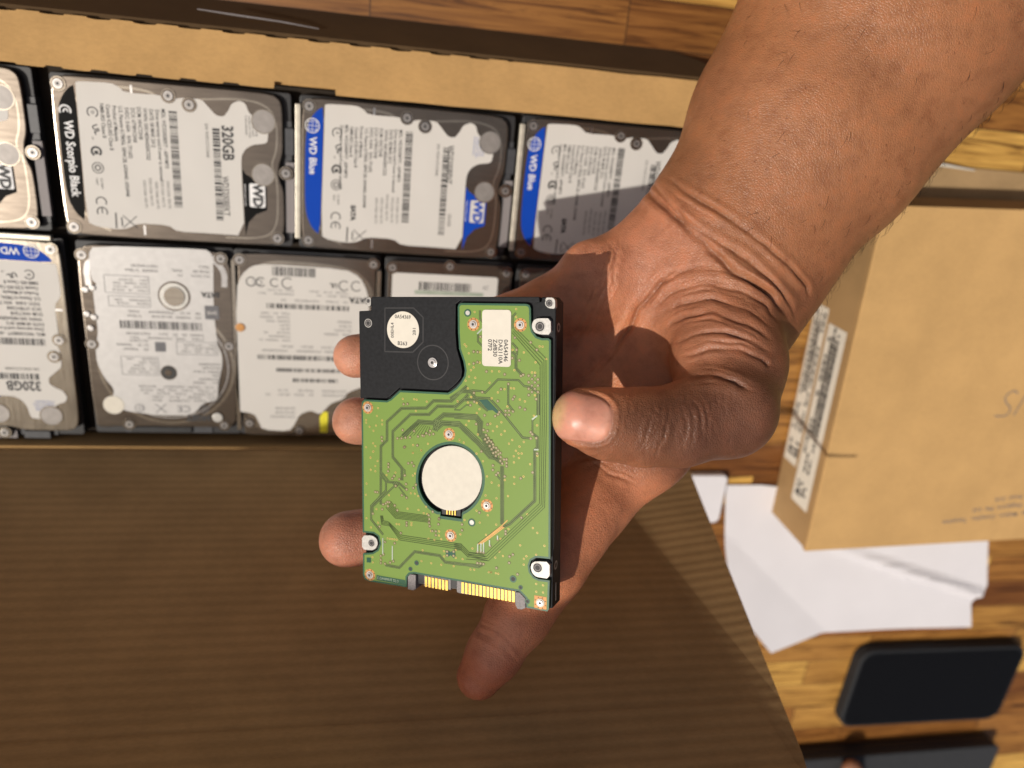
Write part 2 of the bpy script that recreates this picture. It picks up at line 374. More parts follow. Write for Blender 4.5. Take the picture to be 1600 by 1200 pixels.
# ------------------------------------------------------------------ stored drives
WDLAB = [[11.33,65.77],[11.42,66.66],[12.92,67.17],[25.34,67.64],[28.18,66.56],[30.93,64.2],[46.27,64.44],[49.57,63.06],[54.97,64.3],[62.22,64.18],[64.78,61.48],[68.1,57.89],[71.21,57.69],[73.27,60.28],[74.8,63.51],[78.13,65.12],[80.83,64.04],[81.9,60.63],[84.59,58.12],[88.94,57.3],[90.33,55.04],[89.95,48.61],[88.72,47.46],[83.48,46.64],[80.21,44.61],[78.26,41.22],[78.07,35.49],[78.53,4.76],[63.68,5.0],[48.65,4.95],[44.81,7.71],[31.71,7.74],[27.56,5.19],[22.78,4.39],[13.51,5.34],[10.22,7.23]]
WDARC = [[10.82,65.72],[8.44,64.4],[5.78,61.2],[3.72,56.92],[2.96,50.08],[2.67,36.19],[2.78,23.52],[3.51,16.28],[5.96,10.69],[9.67,7.19],[10.54,36.8]]
WDLOGO = [[78.39,35.51],[79.85,33.32],[82.64,31.7],[88.18,31.26],[88.97,30.32],[89.01,17.37],[84.24,15.34],[80.56,11.23],[78.95,4.78]]
TP = {'title': [6.5,49.2],'swirl': [6.9,52.7],'cap': [71.6,54.1],'model': [70.7,31.7],'sn': [63.7,54.2],'bar1': [48.6,59.3],'bar1e': [50.1,15.2],'bar2': [66.4,53.8],'bar2e': [67.7,11.4],'ce': [17.1,23.3],'ul': [18.2,54.0],'logo': [84.9,23.9],'frag': [81.5,59.0]}
FLAB = [[8.87,97.03],[57.33,98.23],[60.18,96.61],[61.06,92.16],[60.08,70.92],[60.56,58.55],[61.09,50.8],[63.04,44.96],[62.79,38.98],[60.61,29.83],[59.8,21.61],[57.45,19.49],[53.39,19.2],[47.16,11.81],[31.09,11.55],[14.19,14.04],[11.89,17.57],[10.48,21.08],[11.48,25.62],[7.58,31.49],[4.94,39.24],[5.01,46.95],[6.82,54.61],[6.93,58.38],[6.6,69.47],[6.7,77.2],[8.72,78.83],[6.29,81.22],[6.3,92.71]]
GLAB = [[1.04,79.79],[3.64,86.69],[8.49,91.3],[15.61,92.51],[52.64,91.77],[59.71,88.26],[63.46,81.04],[64.73,70.45],[67.02,31.47],[54.41,26.34],[53.14,22.92],[46.18,19.86],[44.02,17.37],[40.54,13.39],[35.76,15.76],[30.13,13.22],[27.48,7.28],[24.84,3.48],[11.25,4.3],[9.49,8.98],[7.49,13.33],[-1.29,14.81]]
def drive_body(t, w, h, cov, cov_poly, screws, conn):
    # w x h footprint, base casting z -9.5..-3.4, cover -3.4..0
    b = MB(); b.prism(rrect(0, 0, w, h, 1.5), -9.5, -3.6, 'black'); b.build('base_casting', t, 0.4)
    b = MB(); b.prism(cov_poly, -3.6, 0, cov); c = b.build('top_cover', t, 0.55, 3)
    for sx, sy in screws:
        b = MB(); b.cyl(sx, sy, 3.2, 0, 0.35, cov, 20); b.ring(sx, sy, 2.7, 3.0, .37, 'cover_l', 20); b.cyl(sx, sy, 2.0, 0.35, 0.8, 'steel', 18); b.ring(sx, sy, .9, 1.5, .82, 'seal', 14); b.disc(sx, sy, 0.8, 0.83, 'hole', 6)
        b.build('screw', t, 0.12, 1)
    b = MB(); x0, y0, x1, y1 = conn; b.box(x0, y0, -8.8, x1, y1, -3.0, 'dark_grey')
    if x1-x0 < y1-y0:
        b.box(x0+.4, y0+3, -3.0, x1+1.2, y1-18, -1.2, 'grey_plastic'); b.box(x0+.4, y1-15, -3, x1+1.0, y1-3, -1.0, 'dark_grey')
        for k in range(14): b.box(x0+1, y0+4+k*2.1, -3.0, x1-.3, y0+4.9+k*2.1, -2.6, 'gold' if k % 5 == 0 else 'dark_grey')
    else: b.box(x0+3, y0+.6, -3.0, x1-10, y1-.6, -1.6, 'laptop')
    b.build('connector', t, 0.2, 1)
def barcode(b, x0, y0, x1, y1, z, mat, along='Y', seed=1, unit=0.34):
    r = random.Random(seed)
    p = (y0 if along == 'Y' else x0); e = (y1 if along == 'Y' else x1)
    while p < e-1:
        w = unit*r.choice([1, 1, 2, 3]); g = unit*r.choice([1, 1, 2])
        if along == 'Y': b.flat([(x0, p), (x1, p), (x1, p+w), (x0, p+w)], z, mat)
        else: b.flat([(p, y0), (p+w, y0), (p+w, y1), (p, y1)], z, mat)
        p += w+g
def marks(b, x, y, z, rot, ink, big=1.0):
    "approval marks: circle arrow, UL, C-tick, TUV ring, CE, crossed bin, laid out down a line"
    d = Vector((math.cos(math.radians(rot)), math.sin(math.radians(rot)))); u = Vector((-d.y, d.x))
    def at(s, t=0): p = Vector((x, y))+d*s+u*t; return p.x, p.y
    def arc(s, t, r, a0, a1, w=.45):
        c = at(s, t); b.ribbon([(c[0]+r*math.cos(math.radians(a)), c[1]+r*math.sin(math.radians(a))) for a in np.linspace(a0, a1, 14)], w, z, ink)
    arc(3, 0, 2.1, 30+rot, 320+rot); b.text('®', 2.0, *at(3), z, ink, rot, 'CENTER')
    b.text('UL', 3.4, *at(8.2), z, ink, rot+20, 'LEFT', bold=.03); b.text('us', 1.5, *at(13.2, -.8), z, ink, rot)
    arc(19.5, 0, 1.9, 40+rot, 330+rot, .9); b.disc(*at(19.9), .9, z, ink, 10)
    arc(26.5, 0, 2.3, 0, 360, .35); arc(26.5, 0, 1.1, 0, 360, .5)
    b.text('KC-REM', 1.3, *at(31, 1), z, ink, rot); b.text('WDT', 1.3, *at(31, -1), z, ink, rot)
    arc(41.5, 0, 2.1, 60+rot, 300+rot, .5); arc(46, 0, 2.1, 60+rot, 300+rot, .5); b.ribbon([at(44.2), at(46.6)], .45, z, ink)
def globe(b, x, y, r, z):
    b.ring(x, y, r*.88, r, z, 'white_ink', 24)
    for k in (-.5, 0, .5):
        b.ribbon([(x+k*r, y-r*.85*math.sqrt(1-k*k)), (x+k*r*1.15, y), (x+k*r, y+r*.85*math.sqrt(1-k*k))], .22, z, 'white_ink')
        b.ribbon([(x-r*.85*math.sqrt(1-k*k), y+k*r), (x, y+k*r*1.1), (x+r*.85*math.sqrt(1-k*k), y+k*r)], .22, z, 'white_ink')
def wd_drive(loc, rotz, colour, label, title, cap, model, seed, dense=False):
    t = thing('hard_drive', label, 'hard drive', loc, rotz, 'hard drives lying in the cardboard box')
    lc = 'lab_black' if colour == 'black' else 'lab_blue'; ink = 'ink'
    cp = smooth_poly([(1.0, 8), (1.0, 62), (3, 68), (8, 69.3), (60, 69.3), (92, 69.3), (96, 66.5), (96.6, 60), (96.6, 44), (94.6, 38), (94.6, 32), (96.8, 27), (96.8, 8), (94, 2), (88, .7), (10, .7), (3, 2.5)], 2)
    cov = 'cover_l' if colour == 'blue_l' else 'cover'
    drive_body(t, 100.2, 70, cov, cp, [(4.5, 65.5), (4.5, 4.5), (48.5, 64.5), (93.5, 4.5), (57, 61.5), (97.8, 35)], (97.0, 4, 100.4, 58))
    if colour.startswith('blue'):
        b = MB(); b.box(-1.6, 5, -3, .7, 66, .25, 'rail'); b.build('side_rail', t, .3, 2)
    # pressed bead round the platter, seals
    b = MB()
    pts = [(7+0.0, 20), (6, 35), (7, 50), (12, 60), (20, 65), (36, 66.5)]
    b.ribbon(smooth_open([(20, 3.6), (11, 8), (6.2, 18), (5, 35), (6.2, 52), (11, 61), (20, 66), (40, 66.4), (46, 62), (52, 58.5), (58, 58.8)]), 1.1, 0.06, 'cover_l')
    b.ribbon(smooth_open([(60, 64), (80, 66), (90, 64), (94, 58), (94, 45), (91, 38), (93.5, 33), (94, 24), (93.5, 10), (88, 4), (70, 3.5)]), .8, 0.06, 'cover_l')
    b.flat([(33, 62), (33.9, 62), (33.9, 67.5), (33, 67.5)], .08, 'steel'); b.flat([(34, 2.5), (34.9, 2.5), (34.9, 7), (34, 7)], .08, 'steel')
    b.build('cover_bead', t)
    for sx, sy, r in ((88.3, 57, 5.2), (87.6, 33.6, 5.0)):
        b = MB(); b.cyl(sx, sy, r, 0, .25, 'seal', 28); b.ring(sx, sy, r-.35, r+.15, .27, 'cover_l', 28); b.build('seal', t, .08, 1)
    b = MB(); z = .12
    b.prism(smooth_poly(WDLAB, 1), 0.01, z, 'lab'); b.prism(smooth_poly(WDARC, 1), .01, z+.02, lc); b.prism(WDLOGO, .01, z+.02, lc)
    z += .06
    lx, ly = TP['logo']
    b.prism(rrect(lx-3.6, ly-5.4, lx+3.4, ly+5.4, .8), z-.03, z, 'white_ink' if colour == 'black' else 'lab'); z += .03
    b.text('WD', 6.0, lx, ly, z, 'ink' if colour == 'black' else 'lab_blue', -90, 'CENTER', 1.0, .05)
    b.text('WWW.WDC.COM', 1.2, lx-5.6, ly, z, 'white_ink', -90, 'CENTER')
    tx, ty = TP['title']
    if colour == 'black':
        b.ribbon([(tx-.4+2.2*math.cos(a), ty+5.5+2.2*math.sin(a)) for a in np.linspace(-.4, 3.6, 14)], .7, z, 'white_ink')
        b.ribbon([(tx-.2+1.0*math.cos(a), ty+4.6+1.6*math.sin(a)) for a in np.linspace(.3, 3.0, 10)], .6, z, 'white_ink')
        b.text(title, 5.2, tx+.2, ty+1.5, z, 'white_ink', -90, 'LEFT', .82, .025)
    else:
        globe(b, tx-.6, ty+8, 3.3, z); b.text(title, 4.6, tx-.4, ty+3, z, 'white_ink', -90, 'LEFT', .95, .02)
    if cap: cx, cy = TP['cap']; b.text(cap, 6.8, cx+.8, cy, z, 'ink', -90, 'LEFT', .80, .03)
    mx_, my = TP['model']
    if not cap: my = TP['cap'][1]
    b.text(model, 4.1, mx_-(0 if cap else 1), my, z, 'ink', -90, 'LEFT', .72, .01)
    sx, sy = TP['sn']; b.text('S/N: WXF1C71C0440', 1.9, sx, sy, z, 'ink', -90, wx=.85)
    if not cap: b.text('320.0GB', 2.2, sx+7.6, 22, z, 'ink', -90, wx=.8)
    (x0, y0), (x1, y1) = TP['bar2'], TP['bar2e']; barcode(b, x0-.2, y1, x0+2.9, y0, z, ink, 'Y', seed, .38)
    (x0, y0), (x1, y1) = TP['bar1'], TP['bar1e']; barcode(b, x0-.4, y1+1, x0+3.0, y0, z, ink, 'Y', seed+5, .24)
    rows = ['MDL: '+model+' - 60PVMT0', 'WWN: 50014EE6AEE0C522', 'DATE: 08 MAR 2012', 'DCM: HHCT2HB', 'DCX: 6T98VC0A8', 'U.S. Patents 6178056, 5894128, 6304440, 6924948', 'Product of Malaysia', 'Canada ICES-003 Class B', 'NMB-003 Classe B', '5VDC: 0.60A   R/N: 771692', 'Drive warranty void if cover is removed']
    r = random.Random(seed)
    order = [0, 10, 2, 1, 3, 4, 9, 5, 6, 7, 8]
    x = 45.9
    for k in range(13 if dense else 11):
        s_ = rows[order[k % 11]]; b.text(s_, 2.3 if not dense else 2.15, x-2.5*k*(1.0 if not dense else .9), 59-r.random(), z, ink, -90, wx=.82, bold=.012)
    for k in range(5): b.text('5VDC 0.55A  R/N 771', 1.7, x-2.5*k, 27+r.random()*2, z, ink, -90, wx=.8)
    fx, fy = TP['frag']
    fi = 'ink' if colour == 'black' else 'ink_blue'
    for k, s_ in enumerate(['FRAGILE', 'DO NOT COVER', 'BREATHER HOLE', 'WARRANTY VOID', 'IF SEAL BROKEN']): b.text(s_, 1.15, fx+5-k*1.45, fy-(0 if k else 2), z, fi, -90)
    b.flat([(fx+10.5, fy-3.0), (fx+10.5, fy-6.0), (fx+8.6, fy-5.1), (fx+8.6, fy-3.9)], z, fi); b.ribbon([(fx+8.6, fy-4.5), (fx+6.6, fy-4.5)], .3, z, fi); b.ribbon([(fx+6.6, fy-3.2), (fx+6.6, fy-5.8)], .35, z, fi)
    mx0, my0 = TP['ul']; marks(b, mx0-1.2, 58, z, -90, ink)
    b.text('SATA', 3.0, 25, 19, z, 'ink', -90, 'CENTER', 1., .06) if colour != 'black' else None
    b.ribbon([(25.5, 11), (31.5, 5.5)], .35, z, ink); b.ribbon([(25.5, 5.5), (31.5, 11)], .35, z, ink); b.ribbon([(25, 10), (25, 6)], .5, z, ink); b.ribbon([(22.6, 12), (22.4, 5)], .6, z, ink)
    b.build('label', t)
    return t
def smooth_open(P, it=3):
    for _ in range(it):
        Q = [P[0]]
        for a, b_ in zip(P[:-1], P[1:]): Q += [(a[0]*.75+b_[0]*.25, a[1]*.75+b_[1]*.25), (a[0]*.25+b_[0]*.75, a[1]*.25+b_[1]*.75)]
        P = Q+[P[-1]]
    return P
ZT = 40.0
wd_drive((-240.6, -83.6, ZT), .4, 'black', 'hard drive cut off by the left edge, black corner logo, upper row', 'WD Scorpio Black', '320GB', 'WD3200BEKT', 11)
wd_drive((-134.3, -84, ZT), 0, 'black', 'hard drive with a black-banded white label reading Scorpio Black and 320GB', 'WD Scorpio Black', '320GB', 'WD3200BEKT', 21)
wd_drive((-31, -84, ZT), -.5, 'blue', 'blue-banded hard drive directly right of the black-banded one, fully in the sun', 'WD Blue', None, 'WD3200BPVT', 31, True)
wd_drive((73.4, -84, ZT), 0, 'blue', 'blue-banded hard drive at the right end of the upper row, partly under the hand', 'WD Blue', None, 'WD3200BPVT', 41, True)
wd_drive((-206.3, -85.4, ZT), -90.5, 'blue_l', 'upside-down blue-banded hard drive marked 320GB in the lower left', 'WD Blue', '320GB', 'WD3200BEVT', 51)

def lines_block(b, x0, y0, x1, y1, z, ink, size, rot=180, seed=1, step=None):
    words = ['HTS545032B9A300', 'MODEL', '5V 700mA', 'R/N', 'THAILAND', 'WARNING', 'LBA 625142448', 'Made in', 'CHINA', 'S/N', 'VOID IF REMOVED', 'DC +5V', 'MLC: DA3732', 'P/N 0J11285', 'APR-2011']
    r = random.Random(seed); y = y0
    while y < y1-.2:
        x = x1
        while x > x0+4:
            w = r.choice(words); L = len(w)*size*.52
            if x-L < x0: break
            b.text(w, size, x, y, z, ink, rot, wx=.8); x -= L+size
        y += step or size*1.25
# HGST-type drive, portrait
t = thing('hard_drive', 'upright drive with a round silver boss in its upside-down white label, lower row', 'hard drive', (-131.5, -184.8, ZT), 0, 'hard drives lying in the cardboard box')
drive_body(t, 70, 98.5, 'cover', smooth_poly([(1, 6), (1, 92), (4, 96.5), (10, 97.5), (62, 97.5), (67, 94), (69, 88), (69, 10), (66, 5.5), (56, 5.2), (12, 5.2), (4, 4.5)], 1), [(3.5, 92.5), (64.5, 94), (3.6, 49), (66.5, 50), (17, 6.6), (62.5, 6.6)], (14, .4, 56, 4.8))
b = MB(); 
b.strip([b.circ(37, 38.5, 32.0, 60, 31.5), b.circ(37, 38.5, 30.6, 60, 30.2)], .07, 'cover_l'); b.strip([b.circ(37, 38.5, 29.0, 60, 28.5), b.circ(37, 38.5, 28.3, 60, 27.8)], .09, 'steel')
b.ribbon(smooth_open([(5, 78), (4.5, 88), (11, 95)]), 2.6, .1, 'steel'); b.ribbon(smooth_open([(60, 94.5), (66, 88), (65.5, 80)]), 2.6, .1, 'steel'); b.build('cover_bead', t)
for sx, sy in ((3.5, 76), (6.5, 77), (3, 64), (6, 62.5), (4, 57)):
    b = MB(); b.cyl(sx, sy, 1.5, 0, .8, 'steel', 12); b.build('rivet', t, .3, 2)
b = MB(); z = .16
hh = [b.circ(42.5, 74.5, 7.4, 28), b.circ(37.5, 35, 3.9, 20)]
b.prism(smooth_poly(FLAB, 1), .1, z, 'lab_silver', holes=hh); z += .05
b.text('HGST', 4.2, 50, 10.6, z, 'ink', 180, 'CENTER', 1.1, .06)
b.text('SATA', 3.4, 59, 76, z, 'ink', 180, 'CENTER', 1, .06); b.prism(rrect(56, 63.5, 62.5, 70.5, .5), z-.01, z+.02, 'ink_soft'); b.text('SMR', 2.6, 59.2, 67, z+.05, 'lab', 180, 'CENTER')
barcode(b, 17, 57.5, 55, 61.5, z, 'ink', 'X', 9, .3)
for x0, y0, x1, y1, sd_ in ((12, 75, 31.5, 83.5, 1), (13, 68.5, 31.5, 73.5, 2), (42, 45, 61, 51.5, 3), (16, 33.5, 33, 43, 4)):
    for q_ in ([(x0, y0), (x1, y0)], [(x1, y0), (x1, y1)], [(x1, y1), (x0, y1)], [(x0, y1), (x0, y0)]): b.ribbon(q_, .25, z, 'ink_soft')
    lines_block(b, x0+.6, y0+1.6, x1-.6, y1-.6, z, 'ink', 1.35, seed=sd_)
lines_block(b, 16, 64, 54, 66.5, z, 'ink', 1.8, seed=8); lines_block(b, 15, 53, 55, 57, z, 'ink', 1.7, seed=18); lines_block(b, 14, 86.5, 36, 89, z, 'ink', 1.8, seed=7); lines_block(b, 41, 85, 59, 91, z, 'ink', 1.8, seed=6)
lines_block(b, 15, 47, 29, 53, z, 'ink', 1.8, seed=5); lines_block(b, 46, 30, 62, 41, z, 'ink', 1.6, seed=12); lines_block(b, 18, 20, 62, 29, z, 'ink', 1.5, seed=13)
b.prism(rrect(32, 46, 37, 51, .4), z-.01, z+.01, 'ink_soft')
for cx_, r_ in ((22.5, 2.3), (23, 1.2), (53, 2.4), (53, 1.1)): b.ring(cx_, 15.5, r_-.35, r_, z, 'ink_soft', 20)
b.text('CE', 5, 43.5, 15.6, z, 'ink_soft', 180, 'CENTER', 1.1); b.ribbon([(30, 13), (35, 18)], .4, z, 'ink_soft'); b.ribbon([(30, 18), (35, 13)], .4, z, 'ink_soft')
b.build('label', t)
b = MB(); b.cyl(42.5, 74.5, 6.6, .05, .5, 'alu', 32); b.cyl(42.5, 74.5, 4.9, .5, .95, 'cover_l', 32); b.build('spindle_boss', t, .3, 3)
b = MB(); b.cyl(37.5, 35, 3.4, .02, .15, 'hole', 20); b.cyl(37.2, 35, 1.8, .15, .4, 'cover', 16); b.build('pivot_screw', t, .1, 1)
b = MB(); b.cyl(10.5, 17, 4.9, .02, .35, 'sticker', 28); b.build('round_sticker', t, .1, 1)
b = MB(); b.cyl(59.5, 11, 2.6, .2, .9, 'alu', 20); b.build('corner_boss', t, .4, 2)

# large-label drive, portrait
t = thing('hard_drive', 'portrait hard drive with large rounded upside-down label behind the two upper fingertips', 'hard drive', (-61.5, -184.8, ZT), 0, 'hard drives lying in the cardboard box')
drive_body(t, 70, 98.5, 'cover', smooth_poly([(1.6, 2), (1.6, 94), (4, 97.5), (62, 97.5), (66, 96), (67.6, 92), (67.6, 4), (64, 1), (6, 1)], 1), [(3, 94), (66, 55), (66, 95), (5, 8), (30, 4), (64, 6)], (12, 92, 52, 98.4))
b = MB()
b.box(-1.2, 4, -1, .9, 94, .2, 'cover_l'); b.build('side_rail', t, .3, 1); b = MB(); b.box(67.9, 60, -1, 70.0, 92, .2, 'cover_l'); b.build('side_rail', t, .3, 1)
b = MB(); b.prism(smooth_poly([(3, 12), (3, 80), (10, 92), (22, 95), (56, 93), (66, 84), (67, 70), (67, 18), (60, 3), (10, 3)], 2), .01, .1, 'cover_l'); b.build('raised_platter_cover', t)
b = MB(); z = .2; b.prism(smooth_poly(GLAB, 1), .1, z, 'lab'); z += .05
barcode(b, 18, 87, 39, 91.5, z, 'ink', 'X', 4, .3)
for cx_, r_ in ((8, 2.2), (12.5, 2.2), (19, 2.0), (25, 2.6), (52, 2.4), (58, 2.4)): b.ribbon([(cx_+r_*math.cos(a), 83.5+r_*math.sin(a)) for a in np.linspace(.8, 5.6, 14)], .5, z, 'ink')
b.text('UL', 3, 47, 83.5, z, 'ink', 180, 'CENTER', bold=.04); b.text('CE', 4, 11, 83.5, z, 'ink_soft', 180, 'CENTER'); b.text('SATA', 4, 59.5, 76.5, z, 'ink', 180, 'CENTER', 1, .05)
lines_block(b, 8, 78, 28, 81, z, 'ink_soft', 1.5, seed=31); lines_block(b, 33, 78, 54, 81, z, 'ink_soft', 1.5, seed=32); lines_block(b, 13, 75, 54, 77, z, 'ink_soft', 1.8, seed=33)
barcode(b, 15, 70.5, 55, 73, z, 'ink', 'X', 14, .42); barcode(b, 10, 43.5, 54, 46, z, 'ink', 'X', 15, .42); barcode(b, 19, 37, 52, 39, z, 'ink', 'X', 16, .42); barcode(b, 27, 31.5, 51, 33.5, z, 'ink', 'X', 17, .42)
lines_block(b, 8, 54, 26, 69, z, 'ink_soft', 1.6, seed=34); lines_block(b, 42, 58, 56, 67, z, 'ink_soft', 1.8, seed=35); lines_block(b, 8, 48.5, 50, 52, z, 'ink_soft', 1.9, seed=36)
lines_block(b, 8, 24.5, 54, 29, z, 'ink_soft', 1.9, seed=37); lines_block(b, 13, 12, 28, 18, z, 'ink_soft', 1.9, seed=38)
b.build('label', t)
b = MB(); b.flat([(40.5, 3), (44.5, 3), (44.5, 15), (42, 15), (40.5, 12)], .27, 'yellow'); b.build('yellow_sticker', t)
b = MB(); b.cyl(2.2, 60, 2.2, .1, .8, 'copper_ring', 16); b.build('edge_clip', t, .3)
# drive mostly hidden by the held one
t = thing('hard_drive', 'hard drive with plain white rectangular label just above the held circuit board', 'hard drive', (10.4, -184.8, ZT), 0, 'hard drives lying in the cardboard box')
drive_body(t, 64.8, 98.5, 'cover', rrect(1.5, 1, 64, 97.5, 3), [(3.5, 94), (61, 94), (32, 96)], (12, .4, 52, 1.6))
b = MB(); z = .2; b.prism(rrect(3.5, 60, 57, 91.5, 1.5), .05, z, 'lab'); z += .05
b.flat([(15, 81), (50, 81), (50, 83), (15, 83)], z, 'tin'); barcode(b, 17, 83.2, 44, 87.5, z, 'ink', 'X', 44, .36); lines_block(b, 17, 79, 48, 81, z, 'ink_soft', 1.7, seed=41); b.text('29', 3, 52.5, 86, z, 'ink_soft', 180)
b.build('label', t)
t = thing('hard_drive', 'dark hard drive seen only in the gap between palm and the blue-banded pair', 'hard drive', (77.4, -184.8, ZT), 0, 'hard drives lying in the cardboard box')
drive_body(t, 70, 98.5, 'cover', rrect(1.5, 1, 68, 97.5, 3), [(4, 94), (64, 94), (36, 95)], (12, .4, 52, 1.6))
b = MB(); b.prism(rrect(6, 30, 60, 84, 3), .02, .12, 'lab'); b.build('label', t)

# ------------------------------------------------------------------ the held drive
R0, T0 = [[[0.84,-0.04,-0.55],[0.18,0.96,0.21],[0.52,-0.28,0.81]],[29.77,-114.22,193.13]]
HM = Matrix.Translation([c*S for c in T0]) @ Matrix(R0).to_4x4()
hd = thing('hard_drive', 'hard drive held in the hand, showing its green circuit board and gold contacts', 'hard drive', matrix=HM)
PCB = [[-34.68,10.3],[-34.48,13.86],[-33.43,14.75],[-24.52,14.82],[-23.01,15.55],[-19.48,18.54],[-1.38,18.65],[-0.21,19.23],[1.67,20.58],[3.3,22.32],[4.58,24.46],[4.88,26.24],[4.36,29.01],[2.82,33.14],[2.42,38.45],[2.33,46.64],[2.68,47.56],[3.59,47.97],[25.94,47.81],[27.02,47.42],[27.45,46.44],[27.61,41.32],[28.16,39.35],[29.46,37.79],[31.16,37.24],[33.28,37.29],[34.13,36.72],[34.44,3.14],[34.72,-32.63],[29.97,-32.82],[28.21,-34.1],[27.67,-35.88],[28.02,-37.75],[29.37,-39.28],[30.92,-39.81],[34.61,-39.72],[34.44,-49.23],[33.9,-50.08],[32.8,-50.02],[26.79,-49.97],[26.54,-46.77],[24.28,-44.89],[12.58,-44.76],[-14.51,-44.4],[-16.27,-44.87],[-17.3,-46.15],[-17.47,-49.72],[-32.35,-49.86],[-34.46,-49.34],[-35.09,-47.9],[-34.93,-39.95],[-31.1,-39.23],[-28.98,-37.82],[-28.04,-35.63],[-28.64,-33.18],[-30.45,-32.24],[-34.91,-32.41]]
HOLE = [[11.13,-9.17],[11.04,-10.71],[10.75,-12.24],[10.26,-13.74],[9.59,-15.18],[8.75,-16.55],[7.75,-17.82],[6.6,-18.96],[5.32,-19.96],[3.94,-20.79],[3.67,-21.29],[3.66,-23.14],[-4.23,-23.01],[-4.22,-21.69],[-5.22,-21.76],[-6.64,-21.21],[-7.96,-20.46],[-9.15,-19.54],[-10.2,-18.45],[-11.08,-17.22],[-11.78,-15.86],[-12.28,-14.4],[-12.58,-12.88],[-12.67,-11.3],[-12.55,-9.71],[-12.22,-8.14],[-11.69,-6.6],[-10.97,-5.13],[-10.07,-3.75],[-9.01,-2.49],[-7.81,-1.37],[-6.49,-0.41],[-5.08,0.38],[-3.59,0.99],[-2.06,1.4],[-0.51,1.62],[1.03,1.63],[2.53,1.44],[3.98,1.05],[5.35,0.48],[6.61,-0.27],[7.75,-1.19],[8.75,-2.26],[9.59,-3.46],[10.25,-4.78],[10.74,-6.18],[11.03,-7.65]]
b = MB(); bp = [(-34.2, -44), (-34.2, 47.6), (-32, 50), (33, 50), (34.9, 48), (34.9, -49.5), (33.8, -50), (26, -49.4), (26, -44), (-17, -44), (-17, -50), (-33.5, -50)]
bp = [(-34.9, -49.5), (-34.9, 44.5), (-31.2, 45.2), (-30.6, 49.9), (33.5, 49.9), (35, 48.2), (35, -49.6), (26.5, -49.6), (26.5, -43), (-16.5, -43), (-16.5, -49.6)]
b.prism(bp, -9.5, -1.7, 'black_plate'); b.build('base_casting', hd, .35, 2)
b = MB(); b.prism([(x*.97, y*.97) for x, y in bp[:-4]]+[(-30, -46)], -9.9, -9.5, 'cover'); b.build('top_cover', hd)
b = MB(); b.prism([[-35.05,41.61],[-34.98,45.06],[-30.28,45.32],[-29.94,49.91],[30.18,49.99],[30.41,48.42],[29.35,48.22],[27.65,48.21],[25.94,48.5],[3.14,48.68],[1.64,47.66],[1.5,38.43],[1.94,33.28],[3.32,28.98],[3.89,26.09],[3.54,24.0],[2.37,22.49],[0.74,20.96],[-0.67,19.84],[-1.38,19.39],[-19.72,19.29],[-23.5,16.18],[-24.76,15.57],[-33.41,15.46],[-34.97,14.94]], -1.7, 0.15, 'black_plate'); 
OCT = [[-24.77,46.22],[-13.77,46.31],[-10.21,43.22],[-10.29,35.06],[-14.18,31.58],[-25.01,31.48]]
for a, c in zip(OCT, OCT[1:]+OCT[:1]): b.ribbon([a, c], .3, .17, 'black'); b.ribbon([a, c], .12, .174, 'laptop', -.2)  # dark and pale lines paint shade and highlight along the recess edge
BS = [-6.76,28.43]
b.ring(BS[0], BS[1], 5.5, 5.75, .17, 'black', 40); b.ring(BS[0], BS[1], 5.75, 5.87, .172, 'laptop', 40)  # same painted shade and highlight round the screw recess
b.build('black_cover_plate', hd, .25, 2)
b = MB(); b.prism(PCB, -1.1, 0, 'mask', holes=[HOLE], side='board_edge'); pcb = b.build('circuit_board', hd)
# board rim (bare laminate darker than the copper pour) + tracks, vias
b = MB()
def inset_rim(P, d, z, mat, closed=True):
    Q = P+[P[0], P[1]]
    b.ribbon(Q[:-1], d, z, mat, off=0)
def area(l): return sum(l[i][0]*l[(i+1) % len(l)][1]-l[(i+1) % len(l)][0]*l[i][1] for i in range(len(l)))
PP = PCB if area(PCB) > 0 else PCB[::-1]
n = len(PP); inner = []
for i in range(n):
    p0, p1, p2 = Vector(PP[i-1]), Vector(PP[i]), Vector(PP[(i+1) % n])
    d0 = (p1-p0).normalized(); d1 = (p2-p1).normalized(); t_ = (d0+d1); t_ = t_.normalized() if t_.length > .1 else d0
    nn = Vector((-t_.y, t_.x)); k = 1/max(.6, nn.dot(Vector((-d0.y, d0.x)))); q_ = p1+nn*.62*k; inner.append((q_.x, q_.y))
b.strip([inner, PP], .012, 'board_edge')
HP = HOLE if area(HOLE) > 0 else HOLE[::-1]
hc = Vector((sum(p[0] for p in HP)/len(HP), sum(p[1] for p in HP)/len(HP)))
b.strip([HP, [tuple(hc+(Vector(p)-hc)*1.075) for p in HP]], .012, 'board_edge')
